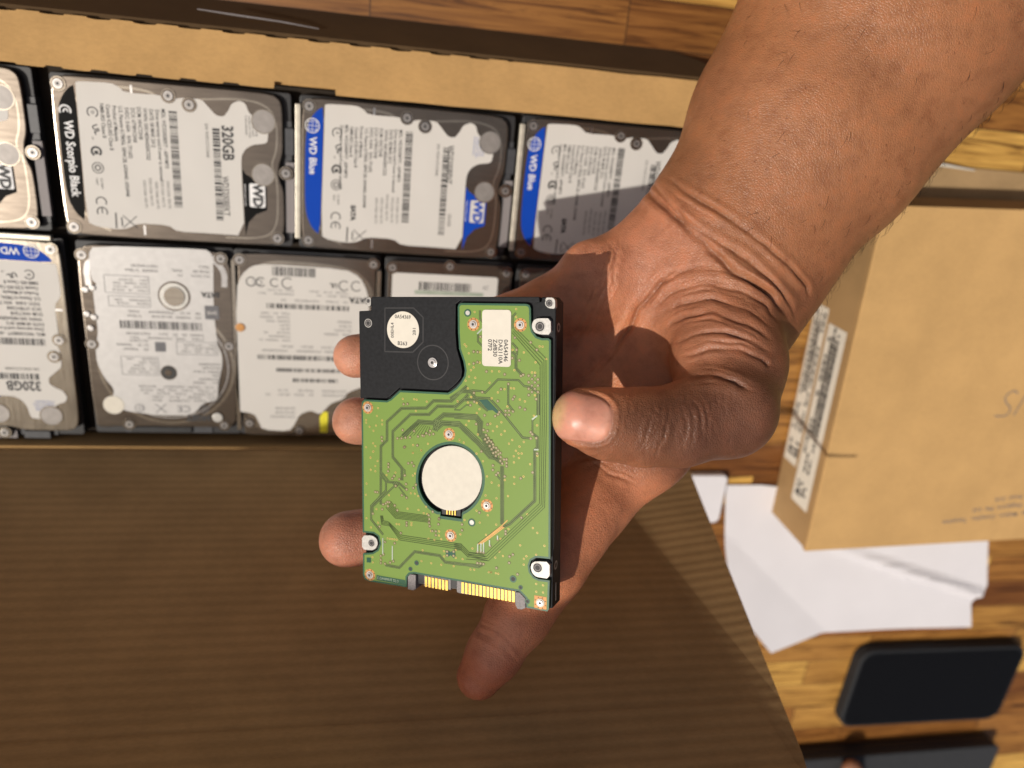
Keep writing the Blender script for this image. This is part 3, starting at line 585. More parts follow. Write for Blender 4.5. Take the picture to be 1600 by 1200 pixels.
bands = [[[[-27.41,-21.65],[-27.06,-1.09],[-24.61,1.19],[-24.51,7.59],[-18.82,12.51],[-9.4,13.14],[-6.62,15.74],[-0.1,15.98],[4.22,20.07],[5.61,21.18]],1.05,2],[[[-22.42,-3.95],[-22.29,4.44],[-15.39,10.65],[-8.33,11.06],[-5.08,14.02],[1.65,14.28],[4.22,16.52],[6.07,18.49]],1.05,2],[[[-18.44,2.94],[-12.23,8.35],[-6.67,8.27],[-2.84,11.27],[3.27,11.42],[9.28,11.15]],1.59,3],[[[-6.21,6.15],[-3.33,8.48],[3.27,8.46]],1.82,3],[[[-4.99,9.65],[-6.21,5.72]],2.05,3],[[[-0.45,16.7],[3.76,19.42],[6.99,19.47],[8.82,17.17],[10.19,15.58],[13.15,13.66]],1.25,3],[[[8.82,17.58],[13.59,17.62],[17.86,13.52],[25.0,5.73],[25.43,5.66],[27.84,5.62]],0.77,1],[[[7.22,19.9],[11.1,19.77],[12.0,19.3],[16.48,23.81],[23.54,23.9],[25.52,22.07],[27.47,21.95],[30.07,20.26]],0.68,1],[[[0.95,13.82],[4.45,16.74],[8.36,16.94]],1.14,2],[[[0.94,13.18],[3.05,13.2],[5.37,15.01],[6.75,14.97]],0.45,1],[[[20.04,22.43],[20.07,16.1],[21.86,13.95]],0.68,1],[[[0.94,11.18],[8.82,11.22],[10.42,9.54],[10.2,5.97],[12.03,4.42],[13.85,2.03],[15.67,-0.35]],1.93,4],[[[-0.01,8.47],[2.57,8.63],[7.9,4.13],[9.28,3.17],[13.86,-1.33],[16.58,-1.53]],1.82,4],[[[4.9,7.72],[9.97,3.64],[12.49,1.09]],0.68,1],[[[30.18,19.87],[30.25,13.21]],1.14,1],[[[29.29,12.34],[28.33,11.27],[28.36,7.4],[28.91,7.02]],0.59,1],[[[28.69,7.01],[30.0,6.08],[30.04,2.81],[29.18,1.93],[29.33,-13.77],[29.23,-14.4],[20.75,-22.88],[17.59,-24.51],[9.77,-31.04]],1.05,2],[[[10.16,45.69],[10.17,43.07],[11.29,41.87]],0.68,1],[[[9.49,38.18],[9.49,35.74],[11.3,34.15]],0.68,1],[[[21.28,35.62],[23.03,33.86],[22.94,31.85]],0.68,1],[[[21.29,32.8],[22.61,31.63],[22.64,27.61],[24.62,25.66]],1.0,2],[[[22.52,45.01],[21.44,43.81],[21.47,40.02]],0.68,1],[[[18.06,-4.14],[18.15,-23.38]],1.36,3],[[[16.15,-7.24],[17.52,-8.6]],0.59,1],[[[-22.42,-3.95],[-22.3,-4.61],[-18.84,-8.09],[-18.89,-12.3]],1.14,3],[[[-18.59,-8.07],[-17.72,-8.66],[-17.74,-10.43]],0.5,1],[[[-27.23,-11.04],[-25.22,-13.32],[-20.16,-13.31],[-16.93,-15.46]],0.91,2],[[[-26.71,-10.32],[-23.95,-13.21]],0.59,1],[[[-25.23,-13.77],[-25.27,-16.47],[-31.31,-22.5],[-31.4,-27.31],[-26.56,-32.25]],0.82,1],[[[-21.43,-14.1],[-28.95,-21.12],[-30.66,-22.66],[-30.7,-24.95]],0.64,1],[[[-20.18,-14.65],[-17.21,-17.93]],0.55,1],[[[-25.96,-42.96],[-20.31,-43.13],[-14.17,-36.65],[-4.55,-36.78],[-2.62,-38.76],[3.15,-38.67],[9.3,-38.3],[9.77,-38.35]],1.0,2],[[[0.76,-38.54],[9.77,-38.68],[11.41,-37.59]],0.91,2],[[[-21.92,-13.25],[-20.68,-14.7]],1.82,3],[[[11.11,6.03],[12.03,2.95],[13.41,-0.1],[15.68,-1.6],[17.94,-3.1]],1.59,4]]
z = .018
for pts, w, k in bands:
    b.ribbon(pts, w, z, 'track')
    for i in range(k):
        off = (i-(k-1)/2)*(w/k); b.ribbon(pts, w/k*.42, z+.012, 'track_line', off)
    z += .0012
z = .10
for pts in [[[9.85,17.01],[12.91,17.17],[16.97,13.46],[16.53,12.61],[14.73,13.85],[13.15,13.66]],[[-2.36,-34.5],[-1.39,-34.5],[-0.55,-35.05],[0.53,-34.26],[1.25,-34.5],[1.37,-36.25],[0.64,-36.9],[-0.43,-36.04],[-1.64,-36.9],[-2.25,-36.6]],[[-33.37,-41.26],[-31.66,-41.16],[-31.69,-42.9],[-33.4,-43.01]]]: b.flat(pts, z, 'mask_dark'); z += .001
for l in [[[21.26,38.82],[30.72,28.9],[30.92,11.02],[30.92,-15.06],[12.33,-33.98],[6.48,-34.17]],[[-27.6,-25.53],[-27.14,-28.66],[-23.93,-28.76],[-19.92,-33.28],[3.16,-33.6],[3.64,-33.58]],[[0.77,-34.12],[3.4,-33.79],[5.77,-35.69],[13.03,-36.07]],[[21.56,39.39],[31.36,29.62],[31.61,11.06],[31.51,-15.42],[12.68,-34.7],[6.06,-34.99]],[[-27.29,-25.49],[-26.88,-28.18],[-24.05,-28.32],[-19.66,-32.68],[3.17,-32.98],[3.64,-32.97]],[[0.78,-33.45],[3.4,-33.13],[6.01,-35.22],[12.61,-35.51]],[[21.86,39.95],[31.98,30.33],[32.29,11.11],[32.1,-15.78],[13.03,-35.42],[5.63,-35.82]],[[-26.98,-25.46],[-26.61,-27.69],[-24.17,-27.88],[-19.4,-32.09],[3.17,-32.37],[3.64,-32.35]],[[0.78,-32.79],[3.41,-32.47],[6.24,-34.75],[12.19,-34.96]],[[22.16,40.51],[32.61,31.05],[32.98,11.15],[32.69,-16.13],[13.38,-36.13],[5.2,-36.64]],[[-26.68,-25.43],[-26.34,-27.21],[-24.3,-27.44],[-19.14,-31.49],[3.17,-31.75],[3.64,-31.74]],[[0.78,-32.13],[3.41,-31.81],[6.48,-34.28],[11.77,-34.4]],[[-25.37,-22.34],[-21.6,-25.78],[-8.87,-25.73]],[[-24.95,-21.89],[-21.39,-25.31],[-8.87,-25.29]],[[-24.54,-21.44],[-21.18,-24.84],[-8.87,-24.84]],[[-24.12,-21.0],[-20.97,-24.36],[-8.86,-24.4]],[[-23.71,-20.55],[-20.76,-23.89],[-8.86,-23.95]],[[-23.29,-20.1],[-20.55,-23.42],[-8.85,-23.51]],[[-19.7,2.42],[-13.45,8.06]],[[-18.32,2.69],[-12.77,7.93]],[[-16.96,2.96],[-12.09,7.8]],[[-15.59,3.23],[-11.41,7.67]],[[-14.24,3.5],[-10.73,7.54]],[[-12.89,3.76],[-10.05,7.41]],[[-11.54,4.03],[-9.38,7.28]],[[-10.2,4.29],[-8.7,7.15]],[[-8.87,4.55],[-8.03,7.02]],[[11.12,4.35],[14.76,4.19]],[[11.62,3.55],[15.03,3.33]],[[12.12,2.74],[15.3,2.47]],[[12.63,1.94],[15.58,1.61]],[[13.13,1.14],[15.85,0.76]],[[13.63,0.34],[16.13,-0.1]],[[14.13,-0.47],[16.4,-0.96]],[[14.64,-1.27],[16.67,-1.82]]]: b.ribbon(l, .17, z+.012, 'track'); z += .0005
for l in [[[9.3,-31.31],[18.04,-23.82],[20.06,-21.68]],[[10.23,-30.76],[18.49,-23.98]],[[10.93,-30.68],[18.95,-24.14]]]: b.ribbon(l, .34, z+.02, 'copper_ring'); b.ribbon(l, .1, z+.03, 'dot')
for l in [[[-26.7,-33.41],[-26.8,-39.15]],[[-22.89,-35.69],[-22.96,-40.73]],[[9.53,-30.85],[9.53,-33.46]],[[10.7,-30.49],[10.7,-33.32]],[[11.63,-30.16],[11.63,-33.42]],[[13.75,-29.04],[13.76,-30.99]],[[16.59,-27.2],[16.6,-28.49]],[[9.27,38.18],[11.07,39.84]],[[28.21,11.67],[29.93,12.99]],[[28.96,2.12],[30.47,2.23]]]: b.ribbon(l, .45, z+.03, 'tin')
b.build('copper_tracks', hd)
b = MB()
z = .14
for i, (x, y) in enumerate([[10.4,37.28],[8.02,32.42],[9.38,32.36],[8.02,28.62],[9.32,29.08],[22.25,37.24],[27.55,35.87],[29.61,33.64],[22.82,33.45],[23.82,30.17],[21.42,30.79],[12.55,26.22],[18.85,25.54],[24.4,25.25],[25.16,25.65],[27.0,25.46],[29.05,25.54],[28.09,24.44],[30.07,24.42],[27.02,23.39],[29.07,23.43],[28.07,22.38],[30.09,22.47],[27.04,21.33],[29.09,21.42],[28.09,20.37],[30.11,20.47],[27.06,19.35],[29.55,18.22],[17.61,20.75],[20.15,22.54],[22.22,18.6],[21.68,17.76],[16.51,16.88],[24.09,15.24],[25.8,14.72],[19.2,13.94],[20.42,14.01],[21.75,13.84],[19.21,12.67],[20.43,12.68],[11.9,11.99],[15.63,11.98],[16.64,12.62],[17.08,13.37],[11.1,19.46],[8.13,19.11],[8.25,16.2],[6.87,14.98],[12.93,9.07],[8.94,8.97],[12.97,9.12],[11.57,7.21],[12.93,6.99],[12.48,5.6],[12.14,4.21],[13.17,4.7],[13.51,3.89],[14.3,3.53],[12.83,3.32],[13.74,2.13],[14.87,2.73],[15.1,1.81],[16.01,1.67],[14.42,1.13],[15.9,0.3],[16.69,0.88],[17.48,0.11],[14.99,-0.08],[16.8,-0.36],[15.9,-0.96],[17.6,-1.2],[17.49,-2.4],[18.72,-1.89],[19.62,-1.81],[19.62,-2.96],[19.63,-4.01],[18.17,-3.29],[14.89,-4.19],[14.85,-5.63],[16.72,-6.46],[16.04,-7.15],[19.04,-7.41],[10.78,0.12],[27.78,7.6],[27.84,5.58],[28.37,6.99],[29.68,5.85],[28.55,-5.23],[24.55,-7.51],[30.06,0.97],[-17.87,-0.74],[-17.74,-10.43],[-21.31,-14.42],[-17.28,-13.38],[-17.05,-15.24],[-18.96,-17.43],[-17.09,-18.14],[-13.43,-13.25],[-14.43,-14.44],[-24.11,-6.97],[-24.12,-8.09],[-24.27,-9.55],[-16.32,-6.11],[-14.96,-5.78],[-14.23,-6.82],[-29.53,-17.33],[-28.62,-17.36],[-21.89,-11.02],[-22.66,-11.98],[-24.7,-20.36],[-23.93,-20.39],[-24.46,-21.8],[-25.35,-20.99],[-21.79,-21.3],[-20.79,-22.88],[-26.38,-21.43],[-26.79,-23.17],[-30.58,-25.16],[-8.61,-23.26],[-8.37,-24.57],[-8.5,-25.69],[-7.13,-21.89],[-4.72,-23.95],[-19.89,-11.95],[-17.93,13.97],[-16.45,14.16],[-17.62,-0.61],[-12.8,0.29],[-26.63,2.05],[-26.52,0.84],[-20.45,2.15],[-18.83,2.26],[-17.33,2.58],[-15.6,2.81],[-12.52,3.35],[-10.81,3.79],[-9.35,4.65],[-6.7,4.61],[-13.98,5.1],[-8.14,4.3],[-7.89,5.61],[-10.33,3.72],[-18.42,5.13],[-27.93,-29.44],[-19.51,-30.74],[-17.19,-26.76],[-17.2,-27.78],[-4.72,-24.17],[-4.97,-25.96],[-8.51,-25.91],[-8.27,-26.99],[-7.3,-28.55],[-5.96,-28.51],[-5.97,-29.84],[-21.98,-34.67],[-25.82,-34.67],[-26.54,-39.23],[-27.59,-39.94],[-27.61,-41.33],[-27.63,-42.49],[-25.95,-42.49],[-23.87,-41.76],[-22.58,-41.14],[-1.75,-34.98],[-1.76,-36.32],[0.65,-34.68],[0.65,-36.12],[3.78,-24.98],[3.77,-26.95],[10.11,-20.29],[24.87,-20.31],[19.41,-25.37],[19.41,-26.33],[21.98,-32.87],[20.86,-33.66],[20.71,-35.78],[16.27,-38.14],[23.67,-39.2],[9.42,-37.41],[10.52,-37.38],[11.59,-37.45],[9.42,-33.59],[10.58,-33.44],[11.59,-33.53],[13.94,-31.07],[16.6,-28.49]]): b.ring(x, y, .30, .52, z+.0003*(i % 20), 'via', 12); b.disc(x, y, .31, z-.002+.0003*(i % 20), 'via_c', 12); b.disc(x, y, .1, z+.012, 'hole', 6)
for i, (x, y) in enumerate([[8.36,45.17],[4.83,34.7],[5.4,34.1],[6.31,31.86],[10.36,32.29],[6.42,28.36],[10.18,29.0],[22.62,46.2],[22.64,43.73],[30.55,34.75],[31.51,34.68],[32.72,30.85],[29.22,29.74],[25.32,32.72],[21.51,33.41],[8.02,27.38],[7.04,26.42],[14.46,26.35],[16.96,26.42],[22.16,26.98],[6.37,24.32],[8.59,24.04],[5.15,22.92],[8.07,22.47],[13.62,22.62],[5.95,20.46],[18.83,20.81],[21.08,21.26],[22.03,21.2],[16.54,19.68],[28.07,26.5],[29.1,26.48],[19.81,15.33],[24.07,17.8],[25.77,17.28],[10.08,13.91],[9.16,15.88],[9.16,12.6],[6.29,9.81],[17.77,10.14],[13.95,9.41],[16.27,8.66],[14.86,7.12],[18.94,7.39],[17.74,6.16],[29.92,9.94],[28.85,12.86],[14.38,17.66],[2.24,15.99],[29.11,19.41],[5.36,8.49],[5.95,15.87],[7.17,17.71],[21.58,4.67],[20.44,3.41],[25.51,4.33],[24.07,2.74],[22.83,1.24],[23.72,0.48],[24.82,0.57],[22.13,-0.53],[23.9,-0.95],[22.19,-2.54],[27.7,-2.65],[22.33,-7.27],[25.49,-6.84],[19.05,-8.56],[22.34,-9.48],[14.46,-9.82],[20.2,-13.72],[16.96,-10.55],[12.81,-7.96],[12.29,-14.28],[16.18,-14.86],[11.36,-3.04],[9.05,-0.75],[4.47,2.57],[2.9,3.4],[9.51,5.61],[30.06,0.25],[-30.17,-3.22],[-14.5,-2.41],[-11.35,-1.3],[-31.24,-5.43],[-28.43,-6.32],[-29.36,-8.15],[-31.19,-9.65],[-29.39,-10.03],[-14.63,-10.16],[-13.76,-9.42],[-32.98,-14.71],[-33.32,-18.72],[-15.45,-16.38],[-13.88,-16.38],[-12.61,-17.08],[-16.76,-21.9],[-12.53,-21.86],[-9.61,-20.45],[-10.57,-22.76],[-9.22,-22.89],[-29.12,-23.37],[-33.22,-27.05],[-21.37,-9.75],[-24.02,-17.93],[-24.93,-10.95],[-18.2,15.79],[-13.86,15.91],[-12.94,15.78],[-9.14,15.34],[-27.98,12.07],[-28.41,9.34],[-32.79,7.7],[-26.4,7.96],[-32.81,6.74],[-26.42,6.55],[-28.85,6.0],[-31.42,5.43],[-29.91,4.09],[-13.29,11.96],[-30.12,-0.27],[-29.23,-1.18],[-14.4,0.28],[-8.77,1.17],[-30.04,-3.09],[-14.55,-2.42],[-11.35,-1.34],[-31.24,-5.32],[2.9,3.35],[2.24,16.1],[-32.98,-1.86],[-8.8,-31.44],[-6.54,-31.57],[-3.91,-30.93],[-11.05,-35.74],[-11.54,-39.59],[-7.83,-39.82],[-3.96,-39.83],[0.68,-39.66],[-2.85,-36.79],[1.49,-34.03],[1.48,-36.68],[-2.96,-35.02],[-4.74,-28.37],[-4.75,-29.81],[-21.12,-27.76],[-20.1,-27.76],[-15.31,-26.67],[-15.32,-27.45],[-31.45,-30.18],[-31.0,-40.84],[-30.9,-42.68],[-28.55,-28.14],[-7.79,-28.61],[-24.77,-33.29],[-23.87,-33.3],[-22.98,-33.31],[-22.08,-33.31],[-21.19,-33.32],[13.11,-20.83],[10.23,-23.62],[20.42,-24.57],[4.73,-23.35],[26.86,-19.0],[28.81,-23.24],[30.32,-24.64],[24.5,-29.46],[17.23,-32.46],[15.84,-34.69],[18.54,-33.8],[30.0,-31.86],[26.69,-32.77],[25.8,-33.77],[25.78,-35.66],[7.61,-32.68],[3.99,-36.8],[3.18,-28.44],[6.9,-39.94],[8.25,-39.87],[13.5,-39.93],[14.31,-39.93],[16.04,-39.91],[16.9,-39.97],[17.65,-28.15],[9.06,-19.75],[32.77,-28.56],[16.1,-23.61],[12.5,-27.46],[30.11,-41.47],[32.43,-41.56],[30.14,-44.03],[32.45,-43.96],[13.55,-39.87],[14.31,-39.93]]): b.ring(x, y, .17, .36, z-.04, 'dot', 10); b.disc(x, y, .12, z-.038, 'hole', 6)
rr_ = random.Random(12)
b.build('via_holes', hd)
SCR = [[7.91,41.21],[24.06,41.26],[-32.07,12.0],[-0.85,4.9],[12.76,-17.65],[-0.41,-29.3],[-32.17,-47.39],[31.56,-47.52]]
for i, (x, y) in enumerate(SCR):
    b = MB()
    if i == 7: b.box(x-2.1, y-2.0, 0.0, x+2.1, y+2.2, .05, 'copper_ring')
    b.ring(x, y, 1.2, 2.15, .06, 'copper_ring', 24)
    for k in range(8): b.disc(x+1.85*math.cos(k*.785+.4), y+1.85*math.sin(k*.785+.4), .2, .075, 'hole', 6)
    b.cyl(x, y, 1.45, 0, .22, 'sticker' if i in (4, 5, 7) else 'alu', 20); b.cyl(x, y, .95, .22, .55, 'steel', 16); b.disc(x, y, .48, .56, 'hole', 6)
    b.build('board_screw', hd, .1, 1)
for x, y, r in [[5.87,44.84,1.25],[7.31,-23.94,1.35],[-13.46,-40.52,0.9],[22.1,-41.03,1.2],[-15.87,-42.99,0.8],[24.72,-43.47,0.8],[27.11,-47.76,0.9]]:
    b = MB(); b.ring(x, y, r*.6, r, .09, 'board_edge', 20); b.disc(x, y, r*.62, .088, 'alu' if r > 1.22 else 'hole', 16); b.build('guide_hole', hd)
for poly, h, r in [[[[-34.63,43.34],[-30.32,43.39],[-28.83,42.34],[-28.48,40.85],[-29.39,39.33],[-31.17,38.55],[-34.73,38.59]],[-31.37,41.02],1.25],[[[28.55,42.91],[29.82,43.42],[34.04,43.48],[34.21,38.39],[30.51,38.41],[28.81,38.97],[27.94,40.34],[27.93,41.72]],[30.59,40.88],1.5],[[[-35.19,-33.49],[-30.98,-32.99],[-29.17,-33.93],[-28.69,-35.71],[-29.5,-37.42],[-31.08,-38.42],[-35.3,-38.6]],[-31.29,-35.79],1.2],[[[34.58,-33.6],[29.76,-34.01],[28.44,-34.92],[28.12,-36.46],[28.69,-38.09],[30.03,-39.19],[34.65,-39.19]],[30.55,-36.03],1.5],[[[32.29,49.8],[34.59,49.8],[35.43,49.03],[35.47,46.32],[33.37,46.49],[32.32,47.26]],[33.56,48.05],1.1],[[[-31.71,49.58],[-30.2,49.8],[-30.25,46.81],[-31.77,46.59]],[-31.23,48.52],0.7]]:
    b = MB(); b.prism(smooth_poly(poly, 1), -1.8, .12, 'alu'); b.cyl(h[0], h[1], r+.25, .12, .2, 'alu', 20); b.disc(h[0], h[1], r, .22, 'hole', 18); b.ring(h[0], h[1], r*.55, r*.72, .225, 'grey_plastic', 18)
    b.build('mounting_boss', hd, .12, 1)
b = MB(); b.cyl(BS[0], BS[1], 1.7, .15, .5, 'steel', 20); b.cyl(BS[0], BS[1], 1.2, .5, .7, 'steel', 18); b.disc(BS[0], BS[1], .55, .72, 'hole', 6); b.build('cover_screw', hd, .12, 2)
b = MB(); b.prism([[10.86,-8.87],[10.77,-10.3],[10.49,-11.72],[10.04,-13.11],[9.41,-14.45],[8.63,-15.72],[7.69,-16.89],[6.61,-17.95],[5.42,-18.87],[4.12,-19.64],[2.75,-20.25],[1.32,-20.69],[-0.13,-20.93],[-1.59,-20.99],[-3.04,-20.86],[-4.43,-20.53],[-5.76,-20.02],[-6.99,-19.33],[-8.1,-18.48],[-9.08,-17.47],[-9.9,-16.33],[-10.56,-15.07],[-11.03,-13.73],[-11.31,-12.31],[-11.39,-10.86],[-11.28,-9.39],[-10.97,-7.93],[-10.48,-6.51],[-9.81,-5.14],[-8.97,-3.87],[-7.98,-2.7],[-6.86,-1.66],[-5.63,-0.77],[-4.31,-0.03],[-2.92,0.53],[-1.49,0.92],[-0.04,1.12],[1.4,1.13],[2.81,0.96],[4.16,0.6],[5.44,0.07],[6.62,-0.63],[7.69,-1.48],[8.62,-2.47],[9.41,-3.58],[10.03,-4.8],[10.49,-6.1],[10.76,-7.47]], -1.6, -.25, 'disc'); b.build('motor_disc', hd, .25, 2)
b = MB(); mc = hc
b.box(hc.x-3.6, hc.y-12.6, -1.65, hc.x+3.4, hc.y-10.4, -.9, 'black')
for k in range(4): b.box(hc.x-1.6+k*1.0, hc.y-12.3, -.9, hc.x-1.15+k*1.0, hc.y-10.6, -.35, 'gold')
b.build('motor_contacts', hd)
# side holes on the right edge
b = MB()
for yy in (40.5, -36.0): 
    vs = []; n = 16
    for k in range(n): a = 2*math.pi*k/n; vs.append((35.05, yy+1.5*math.cos(a), -4.6+1.5*math.sin(a)))
    b.add(vs, [tuple(range(n))], 'alu'); b.add([(35.08, v[1]*.6+yy*.4, v[2]*.6-4.6*.4) for v in vs], [tuple(range(n))], 'hole')
b.box(34.9, -48, -5.2, 35.1, -42, -4.6, 'alu'); b.box(34.9, -30, -2.6, 35.06, 38, -2.3, 'black')
b.build('side_screw_hole', hd)
# SATA connector
SATA = {'left': [[-17.17,-45.9],[-16.28,-44.98],[-14.01,-44.9],[-14.06,-50.03],[-15.08,-50.64],[-17.23,-50.49]],'right': [[22.7,-45.38],[24.28,-45.26],[26.32,-47.02],[26.35,-50.26],[25.0,-51.01],[23.42,-50.92],[22.73,-49.51]],'body': [[-14.01,-44.9],[23.15,-45.43],[23.17,-48.13],[-14.05,-48.43]],'tongue1': [[-11.51,-44.9],[-1.2,-45.04],[-1.21,-48.85],[-11.55,-48.99]],'tongue2': [[0.98,-45.19],[22.7,-45.38],[22.72,-49.07],[2.17,-49.48],[0.96,-49.21]],'pins1': [[[-10.52,-45.33],[-10.55,-48.96]],[[-9.19,-45.36],[-9.22,-48.97]],[[-7.87,-45.39],[-7.9,-48.99]],[[-6.55,-45.42],[-6.58,-49.0]],[[-5.24,-45.45],[-5.26,-49.01]],[[-3.93,-45.48],[-3.95,-49.03]],[[-2.63,-45.51],[-2.65,-49.04]]],'pins2': [[[3.38,-45.29],[3.37,-49.08]],[[4.72,-45.32],[4.71,-49.1]],[[6.05,-45.35],[6.05,-49.11]],[[7.39,-45.38],[7.38,-49.13]],[[8.71,-45.41],[8.71,-49.14]],[[10.03,-45.43],[10.04,-49.16]],[[11.35,-45.46],[11.36,-49.17]],[[12.66,-45.49],[12.67,-49.18]],[[13.97,-45.52],[13.98,-49.2]],[[15.27,-45.55],[15.29,-49.21]],[[16.57,-45.57],[16.59,-49.23]],[[17.87,-45.6],[17.88,-49.24]],[[19.16,-45.63],[19.17,-49.26]],[[20.44,-45.65],[20.46,-49.27]],[[21.72,-45.68],[21.74,-49.28]]]}
b = MB(); b.prism(SATA['left'], -6, -.2, 'grey_plastic'); b.prism(SATA['right'], -6, -.2, 'grey_plastic'); b.prism(SATA['body'], -7, -1.8, 'black')
t1 = SATA['tongue1']; t2 = SATA['tongue2']; b.prism(t1, -3.4, -1.5, 'grey_plastic'); b.prism(t2, -3.4, -1.5, 'grey_plastic')
cn = b.build('connector', hd, .15, 1)
b = MB()
for a, c in SATA['pins1']+SATA['pins2']:
    b.prism([(a[0]-.42, a[1]), (a[0]+.42, a[1]), (c[0]+.42, c[1]), (c[0]-.42, c[1])], -1.5, -1.15, 'gold')
b.build('contact_pins', cn)
# stickers
rl, rx_, ry_ = [[-17.86,39.0],[-24.14,38.89],[-17.78,45.43]]
b = MB(); rad = 6.1; b.cyl(rl[0], rl[1], rad, .15, .27, 'sticker', 48); z = .29
b.text('0A54369', 1.75, rl[0], rl[1]+4.25, z, 'ink', -2, 'CENTER', .95, .012); b.text('B263', 1.75, rl[0]-.2, rl[1]-4.6, z, 'ink', -2, 'CENTER', 1.05, .015)
b.text('00EHL4', 1.6, rl[0]-4.0, rl[1]-.2, z, 'ink', 90, 'CENTER', 1.0, .012); b.text('2B1', 1.6, rl[0]+4.35, rl[1]-.4, z, 'ink', 90, 'CENTER', 1.1, .012)
b.build('round_sticker', hd)
q0, q1, q2, q3 = [[11.06,45.9],[20.99,45.99],[21.11,27.96],[11.08,27.8]]
b = MB(); b.prism(rrect(q0[0], q2[1], q1[0], q0[1], 1.1), .16, .28, 'sticker'); z = .30
xs = [q1[0]-1.5, q1[0]-3.35, q1[0]-5.2, q1[0]-7.0]
for x, s_ in zip(xs, ['0A54346', 'DA2110A', 'Zdf830', '07F2']): b.text(s_, 1.95, x-.25, q0[1]-9.3, z, 'ink', -90, 'LEFT', .98, .018)
b.build('board_sticker', hd)
sa, sb = [[-28.9,-47.98],[-18.59,-48.16]]
b = MB(); b.flat([(sa[0]-.6, sa[1]-.9), (sb[0]+.5, sb[1]-.9), (sb[0]+.5, sb[1]+.9), (sa[0]-.6, sa[1]+.9)], .05, 'board_edge'); b.text('E (SAN90HT D) 2', 1.25, sa[0]-.3, (sa[1]+sb[1])/2, .07, 'tin', 0, wx=.92); b.build('board_marking', hd)

# ------------------------------------------------------------------ things on the table to the right
def local(pts, o): return [(x-o[0], y-o[1]) for x, y in pts]
ct = thing('cardboard_carton', 'closed light brown carton with flat printed lid at the right of the photo', 'carton', (275.5, -150.3, 0), 2.2)
ct.scale = (.963, .963, 1.424)
b = MB(); b.prism(rrect(-1, -112, 205, 112, 1.2), .6, 30.5, 'side_shade'); b.build('carton_body', ct, .5)
b = MB(); b.prism([(-1.5, -112.5), (206, -112.5), (206, 112.5), (-1.5, 112.5)], 30.5, 33.0, 'kraft_light', side='side_shade'); b.build('lid', ct, .6, 2)
b = MB(); b.flat([(-1, -104), (150, -104), (150, -111.6), (-1, -111.6)], 33.04, 'kraft_light'); b.flat([(118, -100), (119, -100), (145, -40), (144, -40)], 33.04, 'kraft_light'); b.build('lid_tape', ct)
b = MB(); z = 33.08
b.ribbon(smooth_open([(110, -17), (119, -17.5), (121, -12), (115, -8), (113, -3), (119, 1), (122, -2)]), .8, z, 'ink_soft'); b.ribbon([(124, -17), (129, 0)], .8, z, 'ink_soft'); b.ribbon([(134, -18), (136, 2)], .8, z, 'ink_soft'); b.build('handwriting', ct)
b = MB()
for k, s_ in enumerate(['Compax  Midson  Complex,  Tampines', '1505  Singapore  Pte  Ltd', '(5)  Road  31A']): b.text(s_, 4.6, 172-k*6, -90+k*6.4, z, 'ink_soft', 184, 'LEFT', 1.05, .01)
b.build('lid_print', ct)
def side_label(y0, y1, z0, z1, seed):
    b = MB(); x = -1.12
    b.box(x-.1, y0, z0, x+.02, y1, z1, 'sticker'); x -= .14
    r = random.Random(seed)
    def q(ya, yb, za, zb): b.add([(x, ya, za), (x, yb, za), (x, yb, zb), (x, ya, zb)], [(0, 3, 2, 1)], 'ink')
    p = y0+6
    while p < y0+16: 
        for c in range(5):
            if r.random() < .55: q(p, p+1.8, z0+2+c*1.6, z0+3.6+c*1.6)
        p += 1.8
    for row in range(3):
        zz = z0+1.6+row*3.0; p = y0+24
        while p < y1-4:
            w = r.uniform(1, 5)
            if r.random() < .75: q(p, p+w, zz, zz+1.5)
            p += w+1
    p = y0+52
    while p < y1-8: w = r.choice([.5, .9, 1.4]); q(p, p+w, z0+3.5, z1-3.5); p += w+.7
    b.build('shipping_label', ct)
side_label(-88, 36, 14.2, 27.4, 3); side_label(-66, 44, 2.0, 12.2, 4)

pp = MB()
P = [(240, -236), (266, -236), (300, -240), (455, -262), (461, -285), (475, -324), (466, -340), (474, -363), (343, -362), (302, -374), (262, -330), (249, -284)]
def pz(x, y):
    d1 = (-(x-257)*79-(y+282)*90)/120      # left of the long fold the sheet rises
    d2 = (x-349)*.307+(y+292)*.95
    h = 1.5+max(0, d1)*.17+(max(0, 4.5-abs(d2)*.8)*min(1, max(0, (x-325)/60)))
    return h+.5*math.sin(x*.05)*math.cos(y*.06)+.5
bm = bmesh.new(); vs = [bm.verts.new((x*S, y*S, 0)) for x, y in P]; bm.faces.new(vs)
bmesh.ops.triangulate(bm, faces=bm.faces[:]); 
for _ in range(5): bmesh.ops.subdivide_edges(bm, edges=[e for e in bm.edges if e.calc_length() > .006], cuts=1, use_grid_fill=False); bmesh.ops.triangulate(bm, faces=bm.faces[:])
for v in bm.verts: v.co.z = pz(v.co.x/S, v.co.y/S)*S
res = bmesh.ops.extrude_face_region(bm, geom=bm.faces[:])
for v in [g for g in res['geom'] if isinstance(g, bmesh.types.BMVert)]: v.co.z -= .0003
bmesh.ops.recalc_face_normals(bm, faces=bm.faces[:])
me = bpy.data.meshes.new('paper_sheet'); bm.to_mesh(me); bm.free(); me.materials.append(M['paper'])
po = bpy.data.objects.new('paper_sheet', me); COL.objects.link(po); tag(po, 'creased white paper sheet sticking out under the light brown carton', 'paper')
b = MB(); b.prism(rrect(204, -262, 238, -226, 4), 1, 7, 'paper'); o = b.build('paper_packet', None, 1.2, 3); tag(o, 'small white packet on the table beside the raised box flap, below the palm', 'packet')

